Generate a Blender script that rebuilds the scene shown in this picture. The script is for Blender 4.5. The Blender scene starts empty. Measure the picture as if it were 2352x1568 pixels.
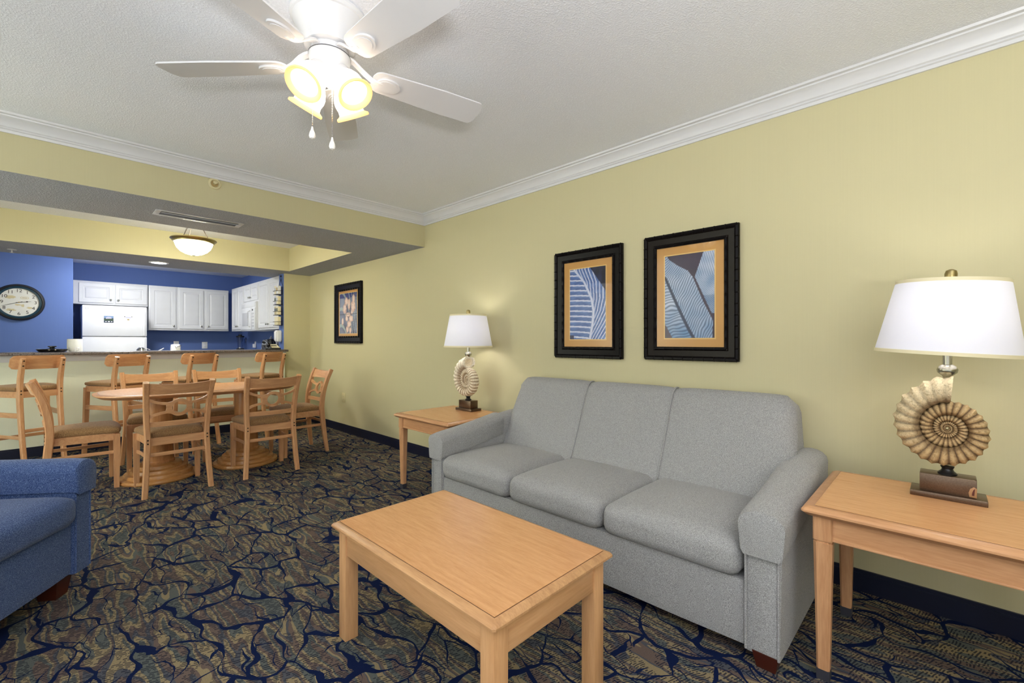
import bpy, bmesh, math, random
from math import pi, sin, cos, radians, sqrt, exp, atan2
from mathutils import Vector, Matrix
random.seed(7)
C = bpy.context.scene.collection
SC = bpy.context.scene

# ------------------------------------------------------------------ camera, sky, exposure
TH = radians(45.96)
cam_d = bpy.data.cameras.new('camera')
cam_d.sensor_width = 36.0
cam_d.lens = 1025.0 / 2352.0 * 36.0
cam_d.clip_start = 0.02
cam = bpy.data.objects.new('camera', cam_d)
cam.location = (0, 0, 1.17)
cam.rotation_euler = (pi / 2, 0, -TH)
C.objects.link(cam)
SC.camera = cam
SC.view_settings.view_transform = 'Standard'
SC.view_settings.look = 'None'
SC.view_settings.gamma = 1.0
SC.view_settings.use_curve_mapping = False
SC.view_settings.exposure = 0.38

world = bpy.data.worlds.new('daylight')
SC.world = world
world.use_nodes = True
world.node_tree.nodes['Background'].inputs[0].default_value = (0.93, 0.965, 1.0, 1)
world.node_tree.nodes['Background'].inputs[1].default_value = 1.2


def lamp(name, kind, loc, power, color=(1, 1, 1), rot=(0, 0, 0), **kw):
    d = bpy.data.lights.new(name, kind)
    d.energy = power
    d.color = color
    for k, v in kw.items():
        if k == 'portal':
            d.cycles.is_portal = v
        else:
            setattr(d, k, v)
    o = bpy.data.objects.new(name, d)
    o.location = loc
    o.rotation_euler = rot
    C.objects.link(o)
    return o


# daylight enters through the wide sliding door behind the camera
DOOR = (-1.85, 0.35, 0.04, 2.15, -1.62)
lamp('door_portal', 'AREA', ((DOOR[0] + DOOR[1]) / 2, DOOR[4], (DOOR[2] + DOOR[3]) / 2), 1.0,
     rot=(pi / 2, 0, pi), shape='RECTANGLE', size=DOOR[1] - DOOR[0], size_y=DOOR[3] - DOOR[2], portal=True)
# and through a wide unseen window, added in the left wall for more daylight
ADDED_WIN = (-1.3, 1.9, 0.35, 2.2)
lamp('window_portal', 'AREA', (-2.0, (ADDED_WIN[0] + ADDED_WIN[1]) / 2, (ADDED_WIN[2] + ADDED_WIN[3]) / 2), 1.0,
     rot=(pi / 2, 0, pi / 2), shape='RECTANGLE', size=ADDED_WIN[1] - ADDED_WIN[0], size_y=ADDED_WIN[3] - ADDED_WIN[2], portal=True)
# added fill lamp, unseen, bounced off the ceiling behind the camera
lamp('bounce_fill', 'AREA', (-0.5, -0.9, 1.1), 100.0, (1.0, 0.99, 0.97), rot=(pi, 0, 0), shape='DISK', size=0.6)
# second added fill lamp, unseen, bounced off the left wall, kept pale for it
lamp('bounce_fill', 'AREA', (-0.95, 4.05, 1.45), 75.0, (1.0, 0.99, 0.97), rot=(0, pi / 2, 0), shape='DISK', size=0.4)
SC.cycles.diffuse_bounces = 6
SC.cycles.sample_clamp_indirect = 10.0

# ------------------------------------------------------------------ mesh helpers


def S(r, g, b):
    def f(c):
        c /= 255.0
        return c / 12.92 if c <= 0.04045 else ((c + 0.055) / 1.055) ** 2.4
    return (f(r), f(g), f(b), 1.0)


class MB:
    def __init__(s):
        s.v, s.f, s.m = [], [], []

    def add(s, v, f, mi=0, M=None):
        o = len(s.v)
        for p in v:
            p = Vector(p)
            s.v.append(tuple(M @ p if M else p))
        for q in f:
            s.f.append(tuple(i + o for i in q))
            s.m.append(mi)
        return s

    def box(s, x0, x1, y0, y1, z0, z1, bev=0.0, mi=0, M=None, seg=2):
        if bev <= 0:
            v = [(x0, y0, z0), (x1, y0, z0), (x1, y1, z0), (x0, y1, z0), (x0, y0, z1), (x1, y0, z1), (x1, y1, z1), (x0, y1, z1)]
            f = [(3, 2, 1, 0), (4, 5, 6, 7), (0, 1, 5, 4), (1, 2, 6, 5), (2, 3, 7, 6), (3, 0, 4, 7)]
            return s.add(v, f, mi, M)
        b = bmesh.new()
        bmesh.ops.create_cube(b, size=1.0)
        for q in b.verts:
            q.co = Vector(((x0 + x1) / 2 + q.co.x * (x1 - x0), (y0 + y1) / 2 + q.co.y * (y1 - y0), (z0 + z1) / 2 + q.co.z * (z1 - z0)))
        bev = min(bev, 0.49 * min(x1 - x0, y1 - y0, z1 - z0))
        bmesh.ops.bevel(b, geom=list(b.edges), offset=bev, segments=seg, profile=0.5, affect='EDGES')
        return s.bm(b, mi, M)

    def bm(s, b, mi=0, M=None):
        b.verts.index_update()
        s.add([q.co.copy() for q in b.verts], [tuple(q.index for q in f.verts) for f in b.faces], mi, M)
        b.free()
        return s

    def lathe(s, prof, n=24, M=None, mi=0, sx=1.0, sy=1.0):
        v, f = [], []
        k = len(prof)
        for i in range(n):
            a = 2 * pi * i / n
            for r, z in prof:
                v.append((r * cos(a) * sx, r * sin(a) * sy, z))
        for i in range(n):
            j = (i + 1) % n
            for q in range(k - 1):
                f.append((i * k + q, j * k + q, j * k + q + 1, i * k + q + 1))
        if prof[0][0] > 1e-6:
            pass
        return s.add(v, f, mi, M)

    def cyl(s, r, z0, z1, n=20, M=None, mi=0, r2=None):
        r2 = r if r2 is None else r2
        return s.lathe([(0.0, z0), (r, z0), (r2, z1), (0.0, z1)], n, M, mi)

    def tube(s, pts, r, n=8, mi=0, M=None):
        pts = [Vector(p) for p in pts]
        rr = r if isinstance(r, (list, tuple)) else [r] * len(pts)
        v, f = [], []
        up = Vector((0, 0, 1))
        t0 = (pts[1] - pts[0]).normalized()
        if abs(t0.dot(up)) > 0.95:
            up = Vector((1, 0, 0))
        for i, p in enumerate(pts):
            t = (pts[min(i + 1, len(pts) - 1)] - pts[max(i - 1, 0)]).normalized()
            a = t.cross(up).normalized()
            b = a.cross(t).normalized()
            for j in range(n):
                an = 2 * pi * j / n
                v.append(p + (a * cos(an) + b * sin(an)) * rr[i])
        for i in range(len(pts) - 1):
            for j in range(n):
                k = (j + 1) % n
                f.append((i * n + j, i * n + k, (i + 1) * n + k, (i + 1) * n + j))
        f.append(tuple(range(n - 1, -1, -1)))
        f.append(tuple((len(pts) - 1) * n + j for j in range(n)))
        return s.add(v, f, mi, M)

    def sweep(s, pts, sizes, side=(1, 0, 0), mi=0, M=None, ch=0.15):
        """rectangular section with chamfered corners; width along `side`, depth across"""
        pts = [Vector(p) for p in pts]
        sd = Vector(side).normalized()
        v, f = [], []
        for i, p in enumerate(pts):
            t = (pts[min(i + 1, len(pts) - 1)] - pts[max(i - 1, 0)]).normalized()
            w, d = sizes[i] if isinstance(sizes, list) else sizes
            nrm = sd.cross(t).normalized()
            c = ch * min(w, d)
            for a, b in ((w / 2 - c, d / 2), (w / 2, d / 2 - c), (w / 2, -d / 2 + c), (w / 2 - c, -d / 2), (-w / 2 + c, -d / 2), (-w / 2, -d / 2 + c), (-w / 2, d / 2 - c), (-w / 2 + c, d / 2)):
                v.append(p + sd * a + nrm * b)
        n = 8
        for i in range(len(pts) - 1):
            for j in range(n):
                k = (j + 1) % n
                f.append((i * n + j, i * n + k, (i + 1) * n + k, (i + 1) * n + j))
        f.append(tuple(range(n - 1, -1, -1)))
        f.append(tuple((len(pts) - 1) * n + j for j in range(n)))
        return s.add(v, f, mi, M)

    def prism(s, poly, z0, z1, M=None, mi=0):
        n = len(poly)
        v = [(x, y, z0) for x, y in poly] + [(x, y, z1) for x, y in poly]
        f = [tuple(range(n - 1, -1, -1)), tuple(range(n, 2 * n))] + [(i, (i + 1) % n, n + (i + 1) % n, n + i) for i in range(n)]
        return s.add(v, f, mi, M)

    def layers(s, rings, mi=0, M=None):
        """stack of equal-length outlines (lists of 3D points), capped"""
        n = len(rings[0])
        v = [p for r in rings for p in r]
        f = [tuple(range(n - 1, -1, -1)), tuple((len(rings) - 1) * n + j for j in range(n))]
        for i in range(len(rings) - 1):
            for j in range(n):
                k = (j + 1) % n
                f.append((i * n + j, i * n + k, (i + 1) * n + k, (i + 1) * n + j))
        return s.add(v, f, mi, M)

    def cushion(s, x0, x1, y0, y1, z0, z1, r, crown=0.0, n=10, mi=0, M=None, fn=None):
        """rounded upholstered block; crown bulges its top"""
        b = bmesh.new()
        bmesh.ops.create_cube(b, size=2.0)
        bmesh.ops.subdivide_edges(b, edges=list(b.edges), cuts=n, use_grid_fill=True)
        h = Vector(((x1 - x0) / 2, (y1 - y0) / 2, (z1 - z0) / 2))
        c = Vector(((x1 + x0) / 2, (y1 + y0) / 2, (z1 + z0) / 2))
        for q in b.verts:
            u = q.co.copy()
            p = Vector([math.copysign(min(1.0, (1.0 - (1.0 - abs(u[i])) ** 1.0)), u[i]) * h[i] for i in range(3)])
            inner = Vector([max(-(h[i] - r), min(h[i] - r, p[i])) for i in range(3)])
            d = p - inner
            if d.length > 1e-6:
                p = inner + d.normalized() * min(r, max(abs(d.x), abs(d.y), abs(d.z)))
            if crown:
                k = (1 - u.x ** 2) * (1 - u.y ** 2)
                p.z += crown * k * (1 if u.z > 0 else 0) * max(0, u.z)
            q.co = c + p
            if fn:
                q.co = Vector(fn(q.co))
        return s.bm(b, mi, M)

    def build(s, name, mat, parent=None, sharp=38, recalc=True):
        me = bpy.data.meshes.new(name)
        me.from_pydata(s.v, [], s.f)
        for m in (mat if isinstance(mat, (list, tuple)) else [mat]):
            me.materials.append(m)
        if recalc:
            b = bmesh.new()
            b.from_mesh(me)
            for i, f in enumerate(b.faces):
                f.material_index = s.m[i]
            bmesh.ops.recalc_face_normals(b, faces=list(b.faces))
            b.to_mesh(me)
            b.free()
        else:
            for i, p in enumerate(me.polygons):
                p.material_index = s.m[i]
        me.shade_smooth()
        me.set_sharp_from_angle(angle=radians(sharp))
        o = bpy.data.objects.new(name, me)
        C.objects.link(o)
        if parent:
            o.parent = parent
        return o


def tag(o, label=None, cat=None, group=None, kind=None):
    if label:
        o['label'] = label
    if cat:
        o['category'] = cat
    if group:
        o['group'] = group
    if kind:
        o['kind'] = kind
    return o


def thing(name, label, cat, loc=(0, 0, 0), rz=0.0, group=None):
    o = bpy.data.objects.new(name, None)
    o.empty_display_size = 0.1
    o.location = loc
    o.rotation_euler = (0, 0, rz)
    C.objects.link(o)
    return tag(o, label, cat, group)


def struct(name, mb, mat, label=None, sharp=38, parent=None):
    o = mb.build(name, mat, parent, sharp)
    if not parent:
        tag(o, label, None, None, 'structure')
    return o


def copy_tree(o, parent=None):
    c = o.copy()
    C.objects.link(c)
    if parent:
        c.parent = parent
    for ch in list(o.children):
        copy_tree(ch, c)
    return c


def T(x, y, z):
    return Matrix.Translation((x, y, z))


def R(deg, ax):
    return Matrix.Rotation(radians(deg), 4, ax)


def bez(p0, p1, p2, n):
    p0, p1, p2 = Vector(p0), Vector(p1), Vector(p2)
    return [p0 * (1 - t) ** 2 + p1 * 2 * t * (1 - t) + p2 * t * t for t in [i / n for i in range(n + 1)]]


def spline(pts, n=4):
    """Catmull-Rom through points (any dimension)"""
    pts = [Vector(p) for p in pts]
    out = []
    for i in range(len(pts) - 1):
        a = pts[max(i - 1, 0)]
        b, c = pts[i], pts[i + 1]
        d = pts[min(i + 2, len(pts) - 1)]
        for k in range(n):
            t = k / n
            out.append(0.5 * ((2 * b) + (c - a) * t + (2 * a - 5 * b + 4 * c - d) * t * t + (3 * b - a - 3 * c + d) * t ** 3))
    out.append(pts[-1])
    return out


# ------------------------------------------------------------------ materials
class NT:
    def __init__(s, name):
        s.mat = bpy.data.materials.new(name)
        s.mat.use_nodes = True
        s.t = s.mat.node_tree
        s.bsdf = s.t.nodes['Principled BSDF']
        s.out = s.t.nodes['Material Output']

    def n(s, typ, ins=None, **props):
        nd = s.t.nodes.new(typ)
        for k, v in props.items():
            setattr(nd, k, v)
        if ins:
            for k, v in ins.items():
                s.set(nd.inputs[k], v)
        return nd

    def set(s, sock, v):
        if isinstance(v, bpy.types.NodeSocket):
            s.t.links.new(v, sock)
        elif isinstance(v, bpy.types.Node):
            s.t.links.new(v.outputs[0], sock)
        else:
            sock.default_value = v

    def coord(s, scale=(1, 1, 1), rot=(0, 0, 0), which='Object'):
        tc = s.n('ShaderNodeTexCoord')
        mp = s.n('ShaderNodeMapping', {'Vector': tc.outputs[which], 'Scale': scale, 'Rotation': rot})
        return mp.outputs[0]

    def noise(s, vec, scale=5.0, detail=3.0, rough=0.5, dist=0.0):
        return s.n('ShaderNodeTexNoise', {'Vector': vec, 'Scale': scale, 'Detail': detail, 'Roughness': rough, 'Distortion': dist})

    def ramp(s, fac, stops, interp='LINEAR'):
        r = s.n('ShaderNodeValToRGB', {'Fac': fac})
        e = r.color_ramp.elements
        r.color_ramp.interpolation = interp
        while len(e) > 1:
            e.remove(e[-1])
        e[0].position, e[0].color = stops[0][0], stops[0][1]
        for p, c in stops[1:]:
            q = e.new(p)
            q.color = c
        return r.outputs[0]

    def math(s, op, a, b=0.0, clamp=False):
        m = s.n('ShaderNodeMath', operation=op, use_clamp=clamp)
        s.set(m.inputs[0], a)
        s.set(m.inputs[1], b)
        return m.outputs[0]

    def mix(s, fac, a, b, blend='MIX'):
        m = s.n('ShaderNodeMix', data_type='RGBA', blend_type=blend)
        s.set(m.inputs[0], fac)
        s.set(m.inputs[6], a)
        s.set(m.inputs[7], b)
        return m.outputs[2]

    def maprange(s, v, a, b, c, d):
        m = s.n('ShaderNodeMapRange', {0: v, 1: a, 2: b, 3: c, 4: d})
        return m.outputs[0]

    def bump(s, h, strength=0.3, dist=0.01):
        b = s.n('ShaderNodeBump', {'Height': h, 'Strength': strength, 'Distance': dist})
        s.set(s.bsdf.inputs['Normal'], b.outputs[0])

    def fin(s, color=None, rough=0.5, metal=0.0, spec=None):
        if color is not None:
            s.set(s.bsdf.inputs['Base Color'], color)
        s.set(s.bsdf.inputs['Roughness'], rough)
        s.set(s.bsdf.inputs['Metallic'], metal)
        if spec is not None:
            s.set(s.bsdf.inputs['Specular IOR Level'], spec)
        return s.mat


def plain(name, col, rough=0.5, metal=0.0, spec=None, var=0.04):
    t = NT(name)
    nz = t.noise(t.coord(), 9.0, 2.0)
    lo = tuple(c * (1 - var) for c in col[:3]) + (1,)
    hi = tuple(min(1, c * (1 + var)) for c in col[:3]) + (1,)
    return t.fin(t.mix(nz.outputs[0], lo, hi), rough, metal, spec)


def wood(name, base, dark, axis, rough=0.32, sc=1.0, amt=1.0):
    t = NT(name)
    st = {'x': (1.2, 14, 14), 'y': (14, 1.2, 14), 'z': (14, 14, 1.2)}[axis]
    st = tuple(q * sc for q in st)
    v = t.coord(st)
    a = t.noise(v, 2.2, 5.0, 0.6, 0.6)
    b = t.noise(t.coord(tuple(q * 5 for q in st)), 3.0, 2.0)
    f = t.math('ADD', t.math('MULTIPLY', a.outputs[0], 0.7), t.math('MULTIPLY', b.outputs[0], 0.3))
    f = t.maprange(f, 0.36, 0.66, 0.0, amt)
    return t.fin(t.mix(f, base, dark), rough, 0.0, 0.4)


def paint(name, col, stripe=0.007):
    """wall covering with a faint vertical weave"""
    t = NT(name)
    nz = t.noise(t.coord((60, 60, 0.7)), 3.0, 2.0)
    lo = tuple(c * (1 - stripe) for c in col[:3]) + (1,)
    hi = tuple(min(1, c * (1 + stripe)) for c in col[:3]) + (1,)
    f = t.maprange(nz.outputs[0], 0.35, 0.65, 0, 1)
    t.bump(t.noise(t.coord((160, 160, 60)), 3.0, 2.0).outputs[0], 0.06, 0.002)
    return t.fin(t.mix(f, lo, hi), 0.62, 0.0, 0.25)


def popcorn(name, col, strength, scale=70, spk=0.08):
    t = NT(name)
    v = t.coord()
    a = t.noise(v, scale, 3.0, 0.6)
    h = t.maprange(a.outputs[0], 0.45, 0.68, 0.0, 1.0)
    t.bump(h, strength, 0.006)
    lo = tuple(c * (1 - spk) for c in col[:3]) + (1,)  # hollows darker: shading of the relief put into the colour
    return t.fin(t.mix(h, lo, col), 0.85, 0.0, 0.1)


def fabric(name, c_lo, c_mid, c_hi, scale, rough=0.9, weave=0.35):
    t = NT(name)
    v = t.coord()
    a = t.noise(v, scale, 2.0, 0.7)
    b = t.noise(t.coord((1, 1, 7)), scale * 0.5, 1.0)
    c = t.noise(t.coord((7, 7, 1)), scale * 0.5, 1.0)
    f = t.math('ADD', t.math('MULTIPLY', a.outputs[0], 1 - weave), t.math('MULTIPLY', t.math('ADD', b.outputs[0], c.outputs[0]), weave / 2))
    col = t.ramp(f, [(0.38, c_lo), (0.5, c_mid), (0.62, c_hi)])
    t.bump(f, 0.25, 0.003)
    t.set(t.bsdf.inputs['Sheen Weight'], 0.15)
    return t.fin(col, rough, 0.0, 0.15)


def glow_shade(name, dif, tra, k, lit=0.0):
    """lamp shade / frosted glass: light from the bulb inside shines through"""
    t = NT(name)
    v = t.coord((90, 90, 12))
    nz = t.noise(v, 3.0, 2.0)
    d = t.n('ShaderNodeBsdfDiffuse', {'Color': dif})
    tr = t.n('ShaderNodeBsdfTranslucent', {'Color': t.mix(nz.outputs[0], tuple(c * 0.96 for c in tra[:3]) + (1,), tra)})
    m = t.n('ShaderNodeMixShader', {0: k, 1: d.outputs[0], 2: tr.outputs[0]})
    if lit:
        e = t.n('ShaderNodeEmission', {'Color': tra, 'Strength': lit})
        m = t.n('ShaderNodeAddShader', {0: m.outputs[0], 1: e.outputs[0]})
    t.t.links.new(m.outputs[0], t.out.inputs[0])
    return t.mat


def emit(name, col, k):
    t = NT(name)
    e = t.n('ShaderNodeEmission', {'Color': col, 'Strength': k})
    t.t.links.new(e.outputs[0], t.out.inputs[0])
    return t.mat


def vcol(name, rough=0.4, bumpy=0.0):
    t = NT(name)
    a = t.n('ShaderNodeAttribute', attribute_name='col')
    if bumpy:
        t.bump(t.noise(t.coord(), 170, 4.0, 0.7).outputs[0], bumpy, 0.004)
        sp = t.ramp(t.noise(t.coord(), 110, 4.0, 0.75).outputs[0], [(0.36, (0.66, 0.62, 0.56, 1)), (0.5, (1, 1, 1, 1)), (0.68, (1.1, 1.08, 1.02, 1))])
        return t.fin(t.mix(1.0, a.outputs['Color'], sp, 'MULTIPLY'), rough, 0.0, 0.2)
    if bumpy:
        t.bump(t.noise(t.coord(), 120, 3.0).outputs[0], bumpy, 0.003)
    return t.fin(a.outputs['Color'], rough, 0.0, 0.3)


def glass_pane(name):
    t = NT(name)
    tr = t.n('ShaderNodeBsdfTransparent', {'Color': (0.97, 0.97, 0.97, 1)})
    gl = t.n('ShaderNodeBsdfGlossy', {'Color': (1, 1, 1, 1), 'Roughness': 0.02})
    fr = t.n('ShaderNodeFresnel', {'IOR': 1.45})
    bk = t.n('ShaderNodeNewGeometry').outputs['Backfacing']
    m = t.n('ShaderNodeMixShader', {0: t.math('MULTIPLY', t.math('MULTIPLY', fr.outputs[0], 0.6), t.math('SUBTRACT', 1.0, bk)), 1: tr.outputs[0], 2: gl.outputs[0]})
    t.t.links.new(m.outputs[0], t.out.inputs[0])
    return t.mat


def clear_glass(name, tint=(0.72, 0.76, 0.82, 1)):
    t = NT(name)
    tr = t.n('ShaderNodeBsdfTransparent', {'Color': tint})
    gl = t.n('ShaderNodeBsdfGlossy', {'Color': (1, 1, 1, 1), 'Roughness': 0.05})
    fr = t.n('ShaderNodeFresnel', {'IOR': 1.5})
    bk = t.n('ShaderNodeNewGeometry').outputs['Backfacing']
    m = t.n('ShaderNodeMixShader', {0: t.math('MULTIPLY', t.math('ADD', fr.outputs[0], 0.08, True), t.math('SUBTRACT', 1.0, bk)), 1: tr.outputs[0], 2: gl.outputs[0]})
    t.t.links.new(m.outputs[0], t.out.inputs[0])
    return t.mat


def carpet_material():
    t = NT('carpet')
    tc = t.n('ShaderNodeTexCoord').outputs['Object']
    dn = t.noise(tc, 2.4, 2.0)
    dn2 = t.noise(tc, 9.0, 2.0)

    def off(nz, k):
        s = t.n('ShaderNodeVectorMath', {0: nz.outputs['Color'], 1: (0.5, 0.5, 0.5)}, operation='SUBTRACT')
        return t.n('ShaderNodeVectorMath', {0: s.outputs[0], 'Scale': k}, operation='SCALE').outputs[0]
    p = t.n('ShaderNodeVectorMath', {0: tc, 1: off(dn, 0.42)}, operation='ADD').outputs[0]
    p = t.n('ShaderNodeVectorMath', {0: p, 1: off(dn2, 0.055)}, operation='ADD').outputs[0]

    def mp(v, sc, rot=(0, 0, 0)):
        return t.n('ShaderNodeMapping', {'Vector': v, 'Scale': sc, 'Rotation': rot}).outputs[0]

    def vor(v, scale):
        return t.n('ShaderNodeTexVoronoi', {'Vector': v, 'Scale': scale}, feature='DISTANCE_TO_EDGE', voronoi_dimensions='2D').outputs[0]
    pb = t.n('ShaderNodeVectorMath', {0: tc, 1: off(dn, 0.07)}, operation='ADD').outputs[0]
    pb = t.n('ShaderNodeVectorMath', {0: pb, 1: off(dn2, 0.035)}, operation='ADD').outputs[0]
    # broad and fine navy veins
    v1 = vor(mp(p, (1.35, 0.75, 1), (0, 0, 0.6)), 4.7)
    w1 = t.maprange(t.noise(tc, 5.0, 1.0).outputs[0], 0.36, 0.68, 0.010, 0.075)
    m1 = t.math('LESS_THAN', v1, w1)
    v2 = vor(mp(p, (1.9, 0.75, 1), (0, 0, -0.3)), 7.6)
    w2 = t.maprange(t.noise(tc, 7.0, 1.0).outputs[0], 0.43, 0.70, 0.0, 0.055)
    m2 = t.math('LESS_THAN', v2, w2)
    vein = t.math('MAXIMUM', m1, m2)
    # ripples of tan, taupe and sage
    bn = t.noise(mp(pb, (15, 2.0, 1), (0, 0, 0.10)), 1.0, 1.0, 0.5)
    TAN, TAUPE, SAGE, SLATE = S(140, 126, 98), S(103, 89, 82), S(90, 95, 92), S(79, 81, 88)
    band = t.ramp(bn.outputs[0], [(0.0, TAUPE), (0.36, SAGE), (0.42, TAN), (0.475, TAUPE), (0.53, SLATE), (0.57, TAN), (0.625, SAGE)], 'CONSTANT')
    # short navy dashes woven in rows across the ripples
    pr = mp(pb, (1, 1, 1), (0, 0, 0.3))
    sx = t.n('ShaderNodeSeparateXYZ', {0: pr})
    row = t.math('DIVIDE', sx.outputs[1], 0.0095)
    rv = t.n('ShaderNodeCombineXYZ', {0: t.math('MULTIPLY', sx.outputs[0], 70.0), 1: t.math('MULTIPLY', t.math('FLOOR', row), 7.31), 2: 0.0})
    dsh = t.noise(rv.outputs[0], 1.0, 0.0)
    msk = t.noise(mp(pb, (11, 4.5, 1)), 1.0, 1.0)
    dm = t.math('MULTIPLY', t.math('GREATER_THAN', dsh.outputs[0], 0.46), t.math('GREATER_THAN', msk.outputs[0], 0.38))
    dm = t.math('MULTIPLY', dm, t.math('LESS_THAN', t.math('FRACT', row), 0.52))
    NAVY = S(18, 30, 64)
    col = t.mix(t.math('MULTIPLY', dm, 0.85), band, S(34, 38, 52))
    col = t.mix(vein, col, NAVY)
    pile = t.noise(tc, 420, 2.0)
    col = t.mix(1.0, col, t.ramp(pile.outputs[0], [(0.3, (0.72, 0.72, 0.72, 1)), (0.7, (1.22, 1.22, 1.22, 1))]), 'MULTIPLY')
    t.bump(pile.outputs[0], 0.5, 0.004)
    return t.fin(col, 0.95, 0.0, 0.05)


def granite_material():
    t = NT('granite')
    v = t.coord()
    a = t.noise(v, 45, 5.0, 0.75, 1.5)
    b = t.noise(v, 160, 2.0)
    f = t.math('ADD', t.math('MULTIPLY', a.outputs[0], 0.7), t.math('MULTIPLY', b.outputs[0], 0.3))
    col = t.ramp(f, [(0.38, S(32, 28, 30)), (0.46, S(84, 74, 70)), (0.53, S(124, 114, 112)), (0.6, S(62, 52, 50)), (0.68, S(160, 150, 148))])
    return t.fin(col, 0.22, 0.0, 0.5)


def bronze_material(name, chip=False):
    t = NT(name)
    nz = t.noise(t.coord(), 260, 3.0, 0.7)
    col = t.ramp(nz.outputs[0], [(0.35, S(102, 84, 70)), (0.65, S(118, 100, 84))])
    return t.fin(col, 0.30, 0.92)


M = {}
M['yellow'] = paint('yellow_wallcovering', S(203, 196, 158))
M['pale'] = paint('pale_green_tone', S(234, 238, 220))  # a paler, greener tone than the yellow walls
M['blue'] = paint('blue_paint', S(98, 122, 180), 0.015)
M['ceiling'] = popcorn('textured_ceiling', S(243, 246, 255), 0.35, 130)
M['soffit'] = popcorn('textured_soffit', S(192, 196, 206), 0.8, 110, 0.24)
M['trim'] = plain('white_trim_paint', S(216, 217, 222), 0.35)
M['navybase'] = plain('navy_vinyl_base', S(16, 22, 48), 0.4)
M['carpet'] = carpet_material()
M['granite'] = granite_material()
M['white'] = plain('white_enamel', S(238, 238, 238), 0.3)
M['cab'] = plain('white_thermofoil', S(236, 236, 236), 0.38)
M['fanwhite'] = plain('white_fan_finish', S(222, 223, 228), 0.38)
M['sofa'] = fabric('grey_heather', S(92, 92, 92), S(152, 152, 152), S(210, 210, 210), 640)
M['bluefab'] = fabric('blue_denim_weave', S(28, 44, 84), S(56, 80, 130), S(132, 152, 192), 420, weave=0.5)
M['tweed'] = fabric('brown_tweed', S(104, 78, 52), S(146, 112, 76), S(176, 142, 102), 260)
HON, HOND = S(212, 163, 120), S(185, 133, 92)
for a in 'xyz':
    M['wood' + a] = wood('beech_' + a, HON, HOND, a)
    M['oak' + a] = wood('oak_' + a, S(218, 170, 122), S(198, 148, 100), a, 0.3)
M['amber'] = wood('amber_wood', S(194, 140, 92), S(164, 112, 70), 'z', 0.22)
M['amberd'] = wood('turned_base_wood', S(190, 138, 84), S(160, 110, 62), 'x', 0.22)
M['worn'] = wood('worn_edge_wood', S(206, 160, 112), S(160, 114, 76), 'x', 0.4, 1.2, 0.7)
M['worny'] = wood('worn_edge_wood_y', S(206, 160, 112), S(156, 110, 72), 'y', 0.4, 1.2, 0.7)
M['laminate'] = wood('oak_laminate', S(222, 168, 118), S(204, 148, 98), 'y', 0.27, 2.8)
M['darkline'] = plain('dark_reveal', S(70, 44, 26), 0.5)
M['mahog'] = plain('mahogany_stain', S(70, 28, 16), 0.35)
M['blackfoot'] = plain('charcoal_foot', S(58, 58, 66), 0.4)
M['screw'] = plain('dark_screw', S(48, 34, 28), 0.35, 0.5)
M['black'] = plain('black_plastic', S(22, 22, 25), 0.3)
M['blackframe'] = plain('black_lacquer', S(18, 15, 16), 0.3, spec=0.12)
M['bronzeframe'] = plain('dark_bronze_lacquer', S(26, 20, 17), 0.25, spec=0.12)
M['mat'] = plain('tan_suede_mat', S(206, 156, 88), 0.7)
M['matlip'] = plain('gold_mat_lip', S(232, 194, 122), 0.5)
M['print'] = vcol('art_print', 0.45)
M['pane'] = glass_pane('picture_glass')
M['clear'] = clear_glass('clear_glass')
M['shell'] = vcol('resin_shell', 0.8, 0.6)
M['bronze'] = bronze_material('brushed_bronze')
M['chip'] = plain('chipped_tan', S(172, 128, 88), 0.6)
M['chipd'] = plain('chipped_red', S(92, 40, 26), 0.6)
M['steel'] = plain('brushed_nickel', S(172, 170, 156), 0.26, 0.95)
M['chrome'] = plain('chrome', S(220, 220, 222), 0.1, 1.0)
M['brass'] = plain('antique_brass', S(150, 136, 92), 0.3, 0.9)
M['linen'] = glow_shade('white_linen_shade', S(236, 236, 246), S(230, 233, 252), 0.12)
M['frost'] = glow_shade('amber_frosted_glass', S(255, 240, 214), S(255, 246, 232), 0.6, 1.05)
M['frostrim'] = glow_shade('amber_glass_rim', S(250, 224, 170), S(255, 222, 160), 0.35, 0.35)
M['bowl'] = glow_shade('alabaster_bowl', S(250, 248, 226), S(255, 250, 224), 0.6, 34.0)
M['bulb'] = emit('bulb_glow', (1.0, 0.93, 0.80, 1), 12.0)
M['disc'] = emit('downlight_glow', (0.94, 0.97, 1.0, 1), 14.0)
M['ivory'] = plain('ivory_plastic', S(214, 204, 162), 0.35)
M['cream'] = plain('cream_card', S(236, 226, 190), 0.5)
M['grey'] = plain('light_grey_panel', S(196, 196, 198), 0.3)  # plain grey for small fittings
M['dgrey'] = plain('dark_grey_metal', S(70, 70, 72), 0.4, 0.3)
M['paper'] = plain('paper_towel', S(240, 240, 236), 0.9)
M['teal'] = plain('dark_teal_lacquer', S(18, 56, 74), 0.3)
M['rust'] = plain('weathered_dark_wood', S(34, 34, 38), 0.35, var=0.3)
M['dial'] = plain('clock_dial', S(224, 222, 212), 0.45, var=0.05)
M['ink'] = plain('clock_ink', S(54, 44, 38), 0.5)
M['tan'] = plain('faded_tan_print', S(176, 152, 100), 0.6)
M['sand'] = plain('faded_sand_print', S(206, 192, 150), 0.6)
M['navyprint'] = plain('navy_notice_print', S(48, 62, 84), 0.4)
M['skyprint'] = plain('sky_notice_print', S(120, 150, 190), 0.4)
M['greenprint'] = plain('green_notice_print', S(66, 86, 60), 0.4)
M['lilac'] = plain('pale_lilac_print', S(196, 194, 212), 0.5)
M['wire'] = plain('dark_bronze_wire', S(46, 36, 30), 0.4, 0.5)
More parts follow.
